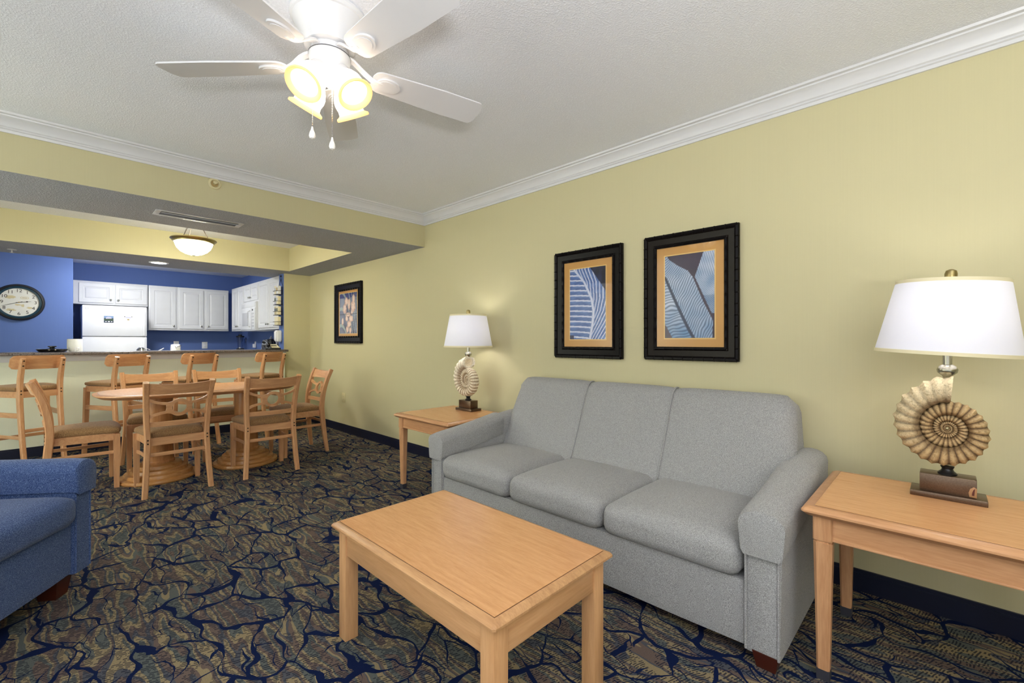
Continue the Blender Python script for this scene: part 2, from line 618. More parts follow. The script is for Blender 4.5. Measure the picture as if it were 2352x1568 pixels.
M['fanbulb'] = emit('fan_bulb_glow', (1.0, 0.96, 0.90, 1), 10.0)
M['bulb'] = emit('table_bulb_glow', (1.0, 0.94, 0.84, 1), 36.0)
M['bowlbulb'] = emit('bowl_bulb_glow', (1.0, 0.94, 0.80, 1), 30.0)
M['kitlens'] = emit('kitchen_light_glow', (0.95, 0.97, 1.0, 1), 95.0)

# ------------------------------------------------------------------ room shell
XL, XR, YF, YB, ZC, ZS = -2.0, 2.65, -1.62, 10.05, 2.44, 2.13
mb = MB().box(XL - .1, XR + .1, YF - .1, YB + .1, -0.08, 0.0)
struct('floor', mb, M['carpet'], 'navy and tan patterned carpet')
mb = MB().box(XL - .1, XR + .1, YF - .1, YB + .1, ZC, ZC + .08)
struct('ceiling', mb, M['ceiling'], 'light grey knockdown textured ceiling')
struct('wall_right', MB().box(XR, XR + .1, YF - .1, 6.79, 0, ZC), M['yellow'], 'pale yellow wall behind the grey sofa')
struct('wall_kitchen_right', MB().box(XR, XR + .1, 6.79, YB + .1, 0, ZC), M['blue'], 'blue kitchen wall behind the range')
struct('wall_kitchen', MB().box(0.2, XR, YB, YB + .1, 0, ZC), M['blue'], 'blue rear wall of the kitchen')
struct('wall_pantry', MB().box(XL, 0.226, 9.0, YB + .1, 0, ZC), M['blue'], 'blue wall carrying the clock')
mb = MB()
ye = [YF - .1, ADDED_WIN[0], ADDED_WIN[1], 9.0]
for i in (0, 2):
    mb.box(XL - .1, XL, ye[i], ye[i + 1], 0, ZC)
for w_ in (ADDED_WIN,):
    mb.box(XL - .1, XL, w_[0], w_[1], 0, w_[2]).box(XL - .1, XL, w_[0], w_[1], w_[3], ZC)
struct('wall_left', mb, M['pale'], 'pale wall opposite the sofa')
for i, w_ in enumerate((ADDED_WIN,)):
    wn = struct('window_%d' % (i + 1), MB().box(XL - .09, XL + .03, w_[0] - .02, w_[1] + .02, w_[2] - .03, w_[2]), M['trim'], 'white sill and frame of an added window on the left wall')  # added window, out of view, there to let in more daylight
    for y in (w_[0], (w_[0] + w_[1]) / 2 - .02, w_[1] - .04):
        MB().box(XL - .08, XL - .04, y, y + .04, w_[2], w_[3]).build('window_frame', M['trim'], wn)
mb = MB()
mb.box(XL, DOOR[0], YF - .1, YF, 0, ZC).box(DOOR[1], XR, YF - .1, YF, 0, ZC)
mb.box(DOOR[0], DOOR[1], YF - .1, YF, DOOR[3], ZC)
struct('wall_front', mb, M['yellow'], 'pale yellow wall around the sliding door')
d1 = struct('door_1', MB().box(DOOR[0], DOOR[1], YF - .08, YF - .02, 0, 0.04), M['trim'], 'white sliding door frame')
for x in (DOOR[0], (DOOR[0] + DOOR[1]) / 2 - .03, DOOR[1] - .06):
    MB().box(x, x + .06, YF - .08, YF - .03, 0.04, DOOR[3] - .05).build('stile', M['trim'], d1)
MB().box(DOOR[0], DOOR[1], YF - .08, YF - .03, DOOR[3] - .05, DOOR[3]).build('head_rail', M['trim'], d1)


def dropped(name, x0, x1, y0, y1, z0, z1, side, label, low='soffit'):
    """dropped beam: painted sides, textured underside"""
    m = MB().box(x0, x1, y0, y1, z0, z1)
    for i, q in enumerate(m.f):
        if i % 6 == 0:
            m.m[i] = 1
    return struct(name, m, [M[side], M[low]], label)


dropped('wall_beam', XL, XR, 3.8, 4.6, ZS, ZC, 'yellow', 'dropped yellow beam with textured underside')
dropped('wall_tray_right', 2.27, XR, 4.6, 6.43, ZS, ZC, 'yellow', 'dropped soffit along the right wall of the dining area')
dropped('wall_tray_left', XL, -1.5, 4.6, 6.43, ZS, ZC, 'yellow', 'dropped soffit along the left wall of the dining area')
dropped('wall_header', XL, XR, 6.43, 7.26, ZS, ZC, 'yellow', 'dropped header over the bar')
mb = MB().box(2.288, XR, 6.69, 6.88, 0, ZS)
mb.m[5] = 1
mb.m[4] = 1
struct('wall_stub', mb, [M['yellow'], M['blue']], 'short yellow return wall beside the bar')
struct('wall_bar', MB().box(XL, 2.288, 6.65, 6.78, 0, 1.0285), M['pale'], 'pale green front of the breakfast bar')


def base(name, x0, x1, y0, y1, label):
    struct(name, MB().box(x0, x1, y0, y1, 0, .085).box(x0 + (.004 if x1 - x0 < .05 else 0), x1, y0 + (.004 if y1 - y0 < .05 else 0), y1, .085, .1), M['navybase'], label)


base('baseboard_right', XR - .014, XR, YF, 6.69, 'navy baseboard under the yellow wall')
base('baseboard_bar', XL, 2.288, 6.636, 6.65, 'navy baseboard under the bar')
base('baseboard_stub', 2.288, XR, 6.676, 6.69, 'navy baseboard of the return wall')
base('baseboard_left', XL, XL + .014, YF, 6.65, 'navy baseboard of the far left wall')

# crown moulding with mitred ends
CROWN = [(0, 2.346), (.010, 2.346), (.013, 2.360), (.020, 2.364), (.020, 2.371), (.027, 2.376), (.030, 2.384), (.036, 2.396),
         (.046, 2.409), (.058, 2.418), (.066, 2.421), (.068, 2.428), (.084, 2.430), (.088, 2.4399), (0, 2.4399)]


def crown(name, f0, f1, label):
    k = len(CROWN)
    v = [f0(d, z) for d, z in CROWN] + [f1(d, z) for d, z in CROWN]
    f = [(i, (i + 1) % k, k + (i + 1) % k, k + i) for i in range(k)] + [tuple(range(k - 1, -1, -1)), tuple(range(k, 2 * k))]
    struct(name, MB().add(v, f), M['trim'], label, 20)


crown('trim_1', lambda d, z: (XL + d, 3.8 - d, z), lambda d, z: (XR - d, 3.8 - d, z), 'white crown moulding along the beam')
crown('trim_2', lambda d, z: (XR - d, 3.8 - d, z), lambda d, z: (XR - d, YF + d, z), 'white crown moulding along the right wall')
crown('trim_3', lambda d, z: (XL + d, 3.8 - d, z), lambda d, z: (XL + d, YF + d, z), 'white crown moulding along the left wall')
mb = MB()
for y0, z0, z1 in ((6.63, .962, .975), (6.622, .975, .984), (6.606, .984, 1.0), (6.590, 1.0, 1.03)):
    mb.box(XL, 2.286, y0, 6.65, z0, z1)
struct('trim_4', mb, M['trim'], 'white moulding under the granite bar top')

# ------------------------------------------------------------------ breakfast bar top
o = MB().box(XL + .002, 2.268, 6.45, 6.98, 1.03, 1.06, .006).build('bar_counter', M['granite'])
tag(o, 'brown speckled granite bar top above the row of stools', 'counter')

# ------------------------------------------------------------------ grey sofa
so = thing('sofa', 'grey three seat sofa against the yellow wall', 'sofa', (2.2, 1.43, 0))
ox, oy = 2.2, 1.43


def L(x, y, z):
    return (x - ox, y - oy, z)


mb = MB().cushion(1.765 - ox, 2.58 - ox, .52 - oy, 2.35 - oy, .05, .30, .02, n=6)
mb.build('base', M['sofa'], so)
for i in range(3):
    y0 = .532 + i * .599
    def front(p, y0=y0):
        p.x += 0.0
        return p
    mb = MB().cushion(1.735 - ox, 2.34 - ox, y0 + .003 - oy, y0 + .596 - oy, .29, .435, .055, crown=.03, n=14)
    c = mb.build('seat_cushion', M['sofa'], so)
    w = MB()
    for z in (.312, .412):
        w.tube([(1.79 - ox, y0 + .02 - oy, z), (1.738 - ox, y0 + .07 - oy, z), (1.736 - ox, y0 + .3 - oy, z), (1.738 - ox, y0 + .53 - oy, z), (1.79 - ox, y0 + .58 - oy, z)], .0035, 6)
# back: leaning upholstered panel in three sections
bx = [(2.27, .36), (2.30, .42), (2.345, .52), (2.395, .64), (2.44, .75), (2.475, .83), (2.50, .872), (2.53, .893), (2.565, .895), (2.60, .88), (2.615, .84), (2.615, .5), (2.615, .10)]
secs = [(.492, 1.122), (1.122, 1.707), (1.707, 2.345)]
for k, (ya, yb) in enumerate(secs):
    rings = []
    n = 16
    for i in range(n + 1):
        u = i / n
        y = ya + (yb - ya) * u
        puff = .016 * (1 - (2 * u - 1) ** 6)
        endd = 0.0
        if k == 0:
            endd = max(0, 1 - u / .085)
        if k == 2:
            endd = max(0, 1 - (1 - u) / .085)
        ring = []
        for (x, z) in bx:
            f = max(0, (z - .62) / .28)
            drop = endd ** 2.2 * .034 * f
            yy = y
            if k == 0:
                yy = y + .032 * f ** 2 * (1 - u)
            if k == 2:
                yy = y - .032 * f ** 2 * u
            xx = x - puff * (1 if x < 2.5 else 0.3) + endd ** 3 * .03 * (1 if x < 2.5 else 0)
            ring.append(L(xx, yy, z - drop + puff * (.6 if z > .87 else 0)))
        rings.append(ring)
    MB().layers(rings).build('back_section', M['sofa'], so, 50)
for y in (1.122, 1.707):
    pts = [L(x - .004, y, z + (.004 if z > .85 else 0)) for x, z in bx[1:10]]
    MB().tube(spline(pts, 3), .0055, 6).build('back_piping', M['sofa'], so)


def arm(side, y0, y1):
    """sloping arm with a fitted protective cover over its front"""
    s_ = -1 if side < 0 else 1
    yc = (y0 + y1) / 2

    def ring(x, w, zt, zb, rr=.05, k=0.0):
        h = w / 2
        out = []
        for a in range(0, 9):
            t = pi * a / 8
            out.append((x, yc + cos(t) * h * 1.0, zt - rr + sin(t) * rr))
        out.append((x, yc - h + .008, zb))
        out.append((x, yc + h - .008, zb))
        return [L(*p) for p in out]
    r = []
    for x, w, zt in ((1.762, .110, .535), (1.768, .126, .548), (1.80, .130, .556), (1.95, .132, .578), (2.10, .134, .600), (2.30, .136, .632), (2.45, .138, .648), (2.58, .138, .652), (2.60, .126, .640)):
        r.append(ring(x, w, zt, .05))
    a = MB().layers(r).build('arm', M['sofa'], so, 45)
    r = []
    for x, w, zt in ((1.742, .130, .552), (1.747, .152, .566), (1.78, .158, .573), (1.95, .158, .592), (2.10, .158, .612), (2.30, .160, .645), (2.304, .152, .641)):
        r.append(ring(x, w, zt, zt - .148))
    MB().layers(r).build('arm_cover', M['sofa'], a, 45)
    p = MB()
    for yy in (y0 + .012, y1 - .012):
        p.tube([L(1.760, yy, .055), L(1.760, yy, .43)], .005, 6)
    p.build('arm_piping', M['sofa'], a)


arm(-1, .400, .530)
arm(1, 2.325, 2.447)
for x, y in ((1.80, .455), (2.55, .455), (1.80, 2.405), (2.55, 2.405)):
    rings = []
    for z, w in ((0, .030), (.06, .042)):
        rings.append([L(x - w, y - w, z), L(x + w, y - w, z), L(x + w, y + w, z), L(x - w, y + w, z)])
    MB().layers(rings).build('leg', M['mahog'], so)

# ------------------------------------------------------------------ blue armchair (angled, partly out of view)
az = thing('armchair', 'blue woven upholstered armchair near the dining chairs', 'armchair', (.10, 2.92, 0), radians(90 - 124.3))
# local: +x = facing direction, -y... front line runs to -y (towards the camera)
W_, D_ = .88, .84
MB().cushion(-D_ + .02, -.012, -W_ + .05, -.03, .09, .345, .02, n=6).build('base', M['bluefab'], az)
MB().cushion(-.66, .028, -W_ + .09, -.040, .325, .47, .05, crown=.03, n=12).build('seat_cushion', M['bluefab'], az)
for yc in (.018, -W_):
    def rg(x, w, zt, zb, rr=.055):
        out = []
        for a in range(0, 9):
            t = pi * a / 8
            out.append((x, yc + cos(t) * w / 2, zt - rr + sin(t) * rr))
        out.append((x, yc - w / 2 + .006, zb))
        out.append((x, yc + w / 2 - .006, zb))
        return out
    a = MB().layers([rg(x, w, z, .09) for x, w, z in ((-.004, .092, .575), (-.014, .104, .585), (-.05, .108, .59), (-.4, .108, .60), (-.80, .108, .62), (-.84, .09, .60))]).build('arm', M['bluefab'], az, 45)
    MB().layers([rg(x, w, z, z - .14) for x, w, z in ((.016, .118, .60), (.008, .136, .612), (-.05, .142, .617), (-.4, .142, .625), (-.55, .142, .632), (-.555, .132, .628))]).build('arm_cover', M['bluefab'], a, 45)
    p = MB()
    for yy in (yc - .044, yc + .044):
        p.tube([(-.004, yy, .095), (-.004, yy, .46)], .005, 6)
    p.build('arm_piping', M['bluefab'], a)
rings = []
for i in range(13):
    u = i / 12
    y = -.07 - (W_ - .14) * u
    pf = .03 * (1 - (2 * u - 1) ** 4)
    rings.append([(x + (pf if x > -.72 else 0), y, z + (pf * .5 if z > .8 else 0)) for x, z in ((-.62, .36), (-.66, .55), (-.70, .72), (-.735, .83), (-.77, .86), (-.81, .84), (-.83, .7), (-.83, .10))])
MB().layers(rings).build('back_section', M['bluefab'], az, 50)
for x, y in ((-.085, -.04), (-.085, -W_ + .04), (-.77, -.03), (-.77, -W_ + .03)):
    rings = []
    for z, w in ((0, .034), (.10, .048)):
        rings.append([(x - w, y - w, z), (x + w, y - w, z), (x + w, y + w, z), (x - w, y + w, z)])
    MB().layers(rings).build('leg', M['mahog'], az)


# ------------------------------------------------------------------ tables
def moulded_top(w, l, z1, th, r=.006):
    """rectangular slab with a stepped, rounded edge; outline grows then tucks under"""
    rings = []
    for z, ins in ((z1 - th, .022), (z1 - th + .004, .012), (z1 - th * .55, .0), (z1 - th * .35, .0), (z1 - th * .18, .005), (z1 - .003, .012), (z1, .016)):
        a, b = w / 2 - ins, l / 2 - ins
        c = .008
        rings.append([(-a + c, -b, z), (a - c, -b, z), (a, -b + c, z), (a, b - c, z), (a - c, b, z), (-a + c, b, z), (-a, b - c, z), (-a, -b + c, z)])
    return MB().layers(rings)


ct = thing('coffee_table', 'rectangular oak coffee table with worn edges in front of the sofa', 'table', (1.055, 1.28, 0))
tp = moulded_top(.565, .94, .455, .032).build('tabletop', M['worny'], ct, 30)
MB().box(-.2570, .2570, -.4450, .4450, .4545, .4560).build('reveal', M['darkline'], tp)
MB().box(-.256, .256, -.444, .444, .4548, .4572).build('laminate_inset', M['laminate'], tp)
for x in (-.232, .232):
    for y in (-.418, .418):
        MB().box(x - .027, x + .027, y - .027, y + .027, 0, .425, .003).build('leg', M['oakz'], ct)
for x in (-.243, .243):
    MB().box(x - .010, x + .010, -.392, .392, .335, .424, .002).build('apron', M['oaky'], ct)
for y in (-.430, .430):
    MB().box(-.206, .206, y - .010, y + .010, .335, .424, .002).build('apron', M['oakx'], ct)


def end_table(label, x, y):
    t = thing('end_table', label, 'table', (x, y, 0), 0, 'matching end tables beside the sofa')
    tp = moulded_top(.62, .70, .60, .034).build('tabletop', M['woody'], t, 30)
    MB().box(-.2760, .2760, -.3160, .3160, .5993, .6006).build('reveal', M['darkline'], tp)
    MB().box(-.275, .275, -.315, .315, .5996, .6016).build('laminate_inset', M['laminate'], tp)
    for sx in (-1, 1):
        for sy in (-1, 1):
            px, py = sx * .252, sy * .292
            rings = []
            for z, h, ch in ((.035, .019, .006), (.30, .024, .008), (.476, .028, .0095), (.478, .025, .008), (.482, .025, .008), (.484, .028, .004), (.566, .028, .004)):
                a = h - ch
                rings.append([(px - a, py - h, z), (px + a, py - h, z), (px + h, py - a, z), (px + h, py + a, z), (px + a, py + h, z), (px - a, py + h, z), (px - h, py + a, z), (px - h, py - a, z)])
            lg = MB().layers(rings).build('leg', M['woodz'], t, 25)
            MB().layers([[(px - h, py - h, z), (px + h, py - h, z), (px + h, py + h, z), (px - h, py + h, z)] for z, h in ((0, .0185), (.036, .020))]).build('foot', M['blackfoot'], lg)
    for sx in (-1, 1):
        MB().box(sx * .262 - .009, sx * .262 + .009, -.266, .266, .494, .566).box(sx * .265 - .009, sx * .265 + .009, -.266, .266, .486, .494, .003).build('apron', M['woody'], t)
    for sy in (-1, 1):
        MB().box(-.226, .226, sy * .302 - .009, sy * .302 + .009, .494, .566).box(-.226, .226, sy * .305 - .009, sy * .305 + .009, .486, .494, .003).build('apron', M['woodx'], t)
    return t


end_table('wooden end table at the near end of the sofa, under the larger looking lamp', 2.125, .008)
end_table('wooden end table in the corner past the far sofa arm', 2.215, 2.815)


# ------------------------------------------------------------------ ammonite table lamps
def colmesh(name, v, f, cols, mat, parent, sharp=60):
    me = bpy.data.meshes.new(name)
    me.from_pydata(v, [], f)
    at = me.color_attributes.new('col', 'FLOAT_COLOR', 'POINT')
    for i, c in enumerate(cols):
        at.data[i].color = c
    me.materials.append(mat)
    b = bmesh.new()
    b.from_mesh(me)
    bmesh.ops.recalc_face_normals(b, faces=list(b.faces))
    b.to_mesh(me)
    b.free()
    me.shade_smooth()
    me.set_sharp_from_angle(angle=radians(sharp))
    o = bpy.data.objects.new(name, me)
    C.objects.link(o)
    if parent:
        o.parent = parent
    return o


def lerp(a, b, t):
    t = max(0, min(1, t))
    return tuple(a[i] * (1 - t) + b[i] * t for i in range(4))


def ammonite(parent, zc, R0, light):
    """ribbed logarithmic spiral; lies in the local y-z plane, opening at the top"""
    turns, per, nr = 5.2, 26, 14
    q = .52
    n = int(turns * 104)
    v, f, cols = [], [], []
    rnd = random.Random(3)
    CREAM, OCHRE, BROWN = (S(226, 212, 178), S(184, 150, 100), S(92, 72, 54))
    if light:  # far shell: paler set, lamplight put into its colours
        CREAM, OCHRE, BROWN = (S(244, 236, 218), S(228, 208, 172), S(150, 124, 96))
    for i in range(n + 1):
        ph = i / n * turns * 2 * pi
        tt = ph / (2 * pi)
        ro = R0 * q ** tt
        ri = R0 * q ** (tt + 1) * .98
        rib = .5 + .5 * cos(per * ph)
        ro2 = ro * (1 + .055 * rib ** 1.6 + .012 * sin(ph * 7.3) * sin(ph * 3.1))
        rm, hw = (ro2 + ri) / 2, (ro2 - ri) / 2
        th = (.30 * ro + .004) * (1 + .12 * rib)
        ang = radians(85) + ph
        for j in range(nr):
            a = 2 * pi * j / nr
            ca, sa = cos(a), sin(a)
            rr = rm + hw * math.copysign(abs(ca) ** .8, ca)
            if tt < .05:
                rr += rnd.uniform(-.007, .007)
            rr += rnd.uniform(-.0008, .0008)
            xx = th * math.copysign(abs(sa) ** .85, sa)
            v.append((xx, -rr * cos(ang) * .93, zc + rr * sin(ang)))
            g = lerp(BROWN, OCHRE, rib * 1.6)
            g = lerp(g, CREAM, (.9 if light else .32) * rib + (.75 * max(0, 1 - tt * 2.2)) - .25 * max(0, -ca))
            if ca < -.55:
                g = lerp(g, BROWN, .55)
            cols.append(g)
    for i in range(n):
        for j in range(nr):
            k = (j + 1) % nr
            f.append((i * nr + j, i * nr + k, (i + 1) * nr + k, (i + 1) * nr + j))
    # sunken mouth at the cut end
    cen = Vector((0, 0, 0))
    for j in range(nr):
        cen += Vector(v[j]) / nr
    o = len(v)
    for j in range(nr):
        v.append(tuple(Vector(v[j]).lerp(cen, .25)))
        cols.append(CREAM)
    dp = Vector((0, sin(radians(85)), cos(radians(85)))) * .02
    for j in range(nr):
        v.append(tuple(Vector(v[j]).lerp(cen, .45) + dp * .4))
        cols.append(lerp(OCHRE, CREAM, .3))
    for j in range(nr):
        k = (j + 1) % nr
        f.append((j, k, o + k, o + j))
        f.append((o + j, o + k, o + nr + k, o + nr + j))
    f.append(tuple(o + nr + j for j in range(nr)))
    f.append(tuple(n * nr + j for j in range(nr)))
    return colmesh('shell', v, f, cols, M['shell'], parent)


def shell_lamp(label, x, y, rz, light, tilt=0.0):
    t = thing('table_lamp', label, 'lamp', (x, y, .6016), rz, 'matching ammonite table lamps')
    MB().box(-.055, .055, -.10, .10, 0, .020, .002).build('base_plate', M['bronze'], t)
    bl = MB().box(-.040, .040, -.074, .074, .020, .084, .002).build('base_block', M['bronze'], t)
    if not light:
        pts = [(-.058, .030), (-.050, .022), (-.0735, .024), (-.0737, .052), (-.070, .058), (-.062, .056), (-.056, .044)]
        MB().layers([[(-.0405, p[0], p[1]) for p in [(-.055, .024), (-.0735, .022), (-.0738, .055), (-.066, .060), (-.057, .052), (-.053, .038)]],
                     [(-.0415, p[0], p[1]) for p in [(-.056, .025), (-.073, .024), (-.0733, .054), (-.066, .058), (-.058, .051), (-.055, .038)]]]).build('chip', M['chip'], bl)
        MB().layers([[(xx, p[0], p[1]) for p in [(-.061, .030), (-.067, .030), (-.068, .042), (-.069, .055), (-.065, .050), (-.062, .040)]] for xx in (-.0412, -.0420)]).build('chip_core', M['chipd'], bl)
    MB().lathe([(0, .083), (.026, .083), (.027, .089), (.018, .097), (.015, .104), (.018, .109), (.019, .114), (0, .116)], 24).build('neck', M['black'], t)
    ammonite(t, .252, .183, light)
    MB().lathe([(0, .437), (.012, .437), (.014, .443), (.027, .455), (.029, .466), (.024, .477), (.014, .484), (0, .486)], 24).build('ball', M['steel'], t)
    MB().cyl(.013, .484, .535, 16).cyl(.005, .535, .80, 10).build('stem', M['steel'], t)
    sh = MB()
    Mt = T(0, 0, .655) @ R(tilt, 'X') @ T(0, 0, -.655)
    sh.lathe([(.200, .525), (.152, .785)], 64, Mt)
    s = sh.build('lamp_shade', M['linen'], t, recalc=False)
    for r, z in ((.2003, .527), (.1523, .783)):
        MB().lathe([(r - .002, z - .006), (r + .0012, z - .006), (r + .0012, z + .006), (r - .002, z + .006), (r - .002, z - .006)], 64, Mt).build('shade_rim', M['cream'], s)
    sp = MB()
    for a in range(3):
        sp.tube([(0, 0, .784), (.151 * cos(a * 2.1), .151 * sin(a * 2.1), .780)], .0016, 5, 0, Mt)
    sp.build('spider', M['brass'], s)
    MB().lathe([(0, .787), (.012, .787), (.017, .796), (.018, .815), (.015, .826), (.007, .831), (0, .832)], 20, Mt).build('finial', M['brass'], t)
    MB().lathe([(0, .625), (.014, .63), (.026, .655), (.029, .68), (.022, .705), (0, .715)], 16).build('bulb', M['bulb'], t)
    return t


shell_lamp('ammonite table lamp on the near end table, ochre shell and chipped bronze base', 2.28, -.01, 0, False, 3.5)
shell_lamp('ammonite table lamp on the far corner end table, shell coloured paler as if lit', 2.405, 2.83, 0, True)

# ------------------------------------------------------------------ framed prints
SH = lambda *a: S(*a)


def noise2(x, y, k=0):
    from mathutils import noise as _n
    return _n.noise(Vector((x, y, k)))


def art_leaf(u, v):
    pts = [(0.0, .14 + .44), (1, 1)]
    mid = [(1.02, .12), (.985, .14), (.80, .42), (.565, .62), (.39, .676), (.22, .65), (.0, .575), (-.1, .5)]
    um = .14
    for (v1, u1), (v2, u2) in zip(mid, mid[1:]):
        if v2 <= v <= v1:
            um = u2 + (u1 - u2) * (v - v2) / (v1 - v2)
    edge = 1.0 if v < .66 else 1.0 - (v - .66) * 1.25
    NAV, DK, MD, LT = S(38, 44, 84), S(62, 88, 152), S(110, 140, 200), S(226, 230, 248)
    if u > edge and v > .66:
        return lerp(NAV, S(20, 24, 50), .5 + noise2(u * 9, v * 9))
    if u < .12 and v < .06:
        return NAV
    d = u - um
    n = noise2(u * 6, v * 22) * .5
    if abs(d) < .035:
        return lerp(LT, MD, abs(d) / .06)
    if d < 0:
        s_ = (v + .07 * d + .05 * d * d) * 13.5
    else:
        s_ = (v - 1.55 * d + .5 * d * d) * 9.0
    fr = s_ - math.floor(s_)
    if fr < .30:
        return lerp(LT, MD, abs(fr - .15) * 2.5 + n * .3)
    return lerp(DK, MD, .5 + n + (fr - .65) * .7)


def art_banana(u, v):
    BG, MID = S(74, 62, 80), S(34, 44, 72)
    LT, MD, DK = S(206, 216, 236), S(104, 146, 192), S(40, 84, 130)
    um = .6 - .6 * (v / .75) ** .9 if v < .75 else -1
    up = [(0, .96), (.2, .97), (.4, .80), (.6, .66), (.72, .58), (.80, .48), (.87, .28), (.95, .10), (1.01, .03)]
    e = .03
    for (v1, u1), (v2, u2) in zip(up, up[1:]):
        if v1 <= v <= v2:
            e = u1 + (u2 - u1) * (v - v1) / (v2 - v1)
    n = noise2(u * 5, v * 8, 3) * .6
    if u > e:
        lb = .62 + (.72 - v) * .75 if v < .72 else .62 + (v - .72) * .6
        if u > lb and v > .28:
            s_ = (v + .9 * (u - lb)) * 26
            fr = abs((s_ % 1) - .5) * 2
            return lerp(lerp(LT, MD, .6 - v * .4 + n), DK, .75 * fr * fr + (.25 if v < .5 else 0))
        return lerp(BG, S(62, 54, 74), .5 + n)
    if abs(u - um) < .038 - .01 * v and um >= 0:
        return lerp(MID, S(70, 86, 120), abs(u - um) / .05)
    if u > um:
        s_ = (v - .62 * (u - um)) * 30 + n * 1.5
        shade = .35 + n * .5 + max(0, .55 - v) * .5
    else:
        s_ = (v - .10 * (u - um)) * 28 + n * 1.5
        shade = .3 + max(0, .4 - v) * 1.6 + n * .5
    if u < .16 - v * .9 and v < .16:
        return BG
    fr = abs((s_ % 1) - .5) * 2
    return lerp(lerp(LT, MD, shade), S(26, 58, 100), 1.1 * max(0, fr - .25))


def art_flower(u, v):
    BG = lerp(S(66, 62, 88), S(138, 148, 176), .5 + noise2(u * 3, v * 4, 5)) if v < .88 else S(66, 72, 130)
    blobs = [(.40, .80, .10, .10), (.30, .62, .10, .13), (.55, .72, .07, .14), (.80, .85, .08, .10), (.78, .66, .12, .14), (.72, .52, .06, .06), (.5, .47, .15, .05), (.42, .37, .08, .07),
             (.66, .36, .12, .08), (.55, .23, .12, .08), (.18, .30, .06, .10), (.45, .10, .08, .08), (.62, .08, .06, .08)]
    best = 0
    for a, b, w, h in blobs:
        k = 1 - ((u - a) / w) ** 2 - ((v - b) / h) ** 2 + .5 * noise2(u * 14, v * 20, 2)
        best = max(best, k)
    c = BG
    if abs(((u - .1) ** 2 * 3 + v * 1.2) % .5 - .25) < .05:
        c = lerp(BG, S(178, 194, 190), .8)
    if best > 0:
        c = lerp(S(196, 150, 132), S(240, 214, 200), best * 1.3 + .3 * noise2(u * 20, v * 20))
    if abs(v - .475) < .006:
        c = S(50, 46, 56)
    return c


def picture(name, label, yl, yr, zb, zt, mat_m, art, band, res, bord):
    """framed print on the right wall; yl is the edge nearer the corner (image left)"""
    w, h = yl - yr, zt - zb
    t = thing(name, label, 'picture', (XR, (yl + yr) / 2, (zb + zt) / 2), 0)
    # local: x = out of wall is negative, y, z
    fw = mat_m
    a, b = w / 2, h / 2

    def ringz(ins, x):
        return [(x, -a + ins, -b + ins), (x, a - ins, -b + ins), (x, a - ins, b - ins), (x, -a + ins, b - ins)]
    prof = [(.003, -.002), (.003, -.020), (.026, -.024), (.028, -.020), (fw - .022, -.013), (fw - .018, -.018), (fw, -.016), (fw, -.004)]
    v = [p for ins, x in prof for p in ringz(ins, x)]
    f = []
    k = len(prof)
    for i in range(k):
        i2 = (i + 1) % k
        for j in range(4):
            j2 = (j + 1) % 4
            f.append((i * 4 + j, i * 4 + j2, i2 * 4 + j2, i2 * 4 + j))
    mbf = MB().add(v, f)
    mbf.build('frame', M[band], t, 20)

    def bamboo(ins, r, x, nm):
        mb = MB()
        for (y0, z0), (y1, z1) in (((-a + ins, -b + ins), (a - ins, -b + ins)), ((a - ins, -b + ins), (a - ins, b - ins)), ((a - ins, b - ins), (-a + ins, b - ins)), ((-a + ins, b - ins), (-a + ins, -b + ins))):
            ln = abs(y1 - y0) + abs(z1 - z0)
            n = max(3, round(ln / .062))
            pts, rr = [], []
            for i in range(n):
                for u_, q in ((0.0, 1.0), (.03, 1.09), (.06, .92), (.5, .97), (.94, .92), (.97, 1.08)):
                    s_ = (i + u_) / n
                    pts.append((x, y0 + (y1 - y0) * s_, z0 + (z1 - z0) * s_))
                    rr.append(r * q)
            pts.append((x, y1, z1))
            rr.append(r)
            mb.tube(pts, rr, 7)
        mb.build(nm, M['blackframe'], t)
    bamboo(.013, .013, -.022, 'outer_bamboo_moulding')
    bamboo(fw - .010, .009, -.016, 'inner_bamboo_moulding')
    MB().box(-.010, -.004, -a + fw - .01, a - fw + .01, -b + fw - .01, b - fw + .01).build('mat_board', M['mat'], t)
    ai, bi = a - fw - bord, b - fw - bord
    MB().box(-.0112, -.0098, -ai - .007, ai + .007, -bi - .007, bi + .007).build('mat_lip', M['matlip'], t)
    nu, nv = res
    vv, ff, cc = [], [], []
    for j in range(nv + 1):
        for i in range(nu + 1):
            u, q = i / nu, j / nv
            vv.append((-.0118, ai - 2 * ai * u, -bi + 2 * bi * q))
            cc.append(art(u, q))
    for j in range(nv):
        for i in range(nu):
            ff.append((j * (nu + 1) + i, j * (nu + 1) + i + 1, (j + 1) * (nu + 1) + i + 1, (j + 1) * (nu + 1) + i))
    colmesh('print', vv, ff, cc, M['print'], t)
    MB().box(-.0150, -.0138, -a + fw, a - fw, -b + fw, b - fw).build('glass', M['pane'], t)
    return t


picture('framed_print', 'black framed print of a dark ribbed banana leaf, nearer of the pair above the sofa', 1.373, .805, 1.055, 1.828, .083, art_banana, 'bronzeframe', (90, 150), .053)
picture('framed_print', 'black framed print of a pale blue veined leaf, beside the banana leaf print', 2.098, 1.525, 1.050, 1.826, .083, art_leaf, 'blackframe', (90, 150), .053)
picture('framed_print', 'black framed print of peach flowers, alone on the wall by the dining chairs', 5.825, 5.09, 1.145, 1.915, .095, art_flower, 'blackframe', (60, 90), .032)


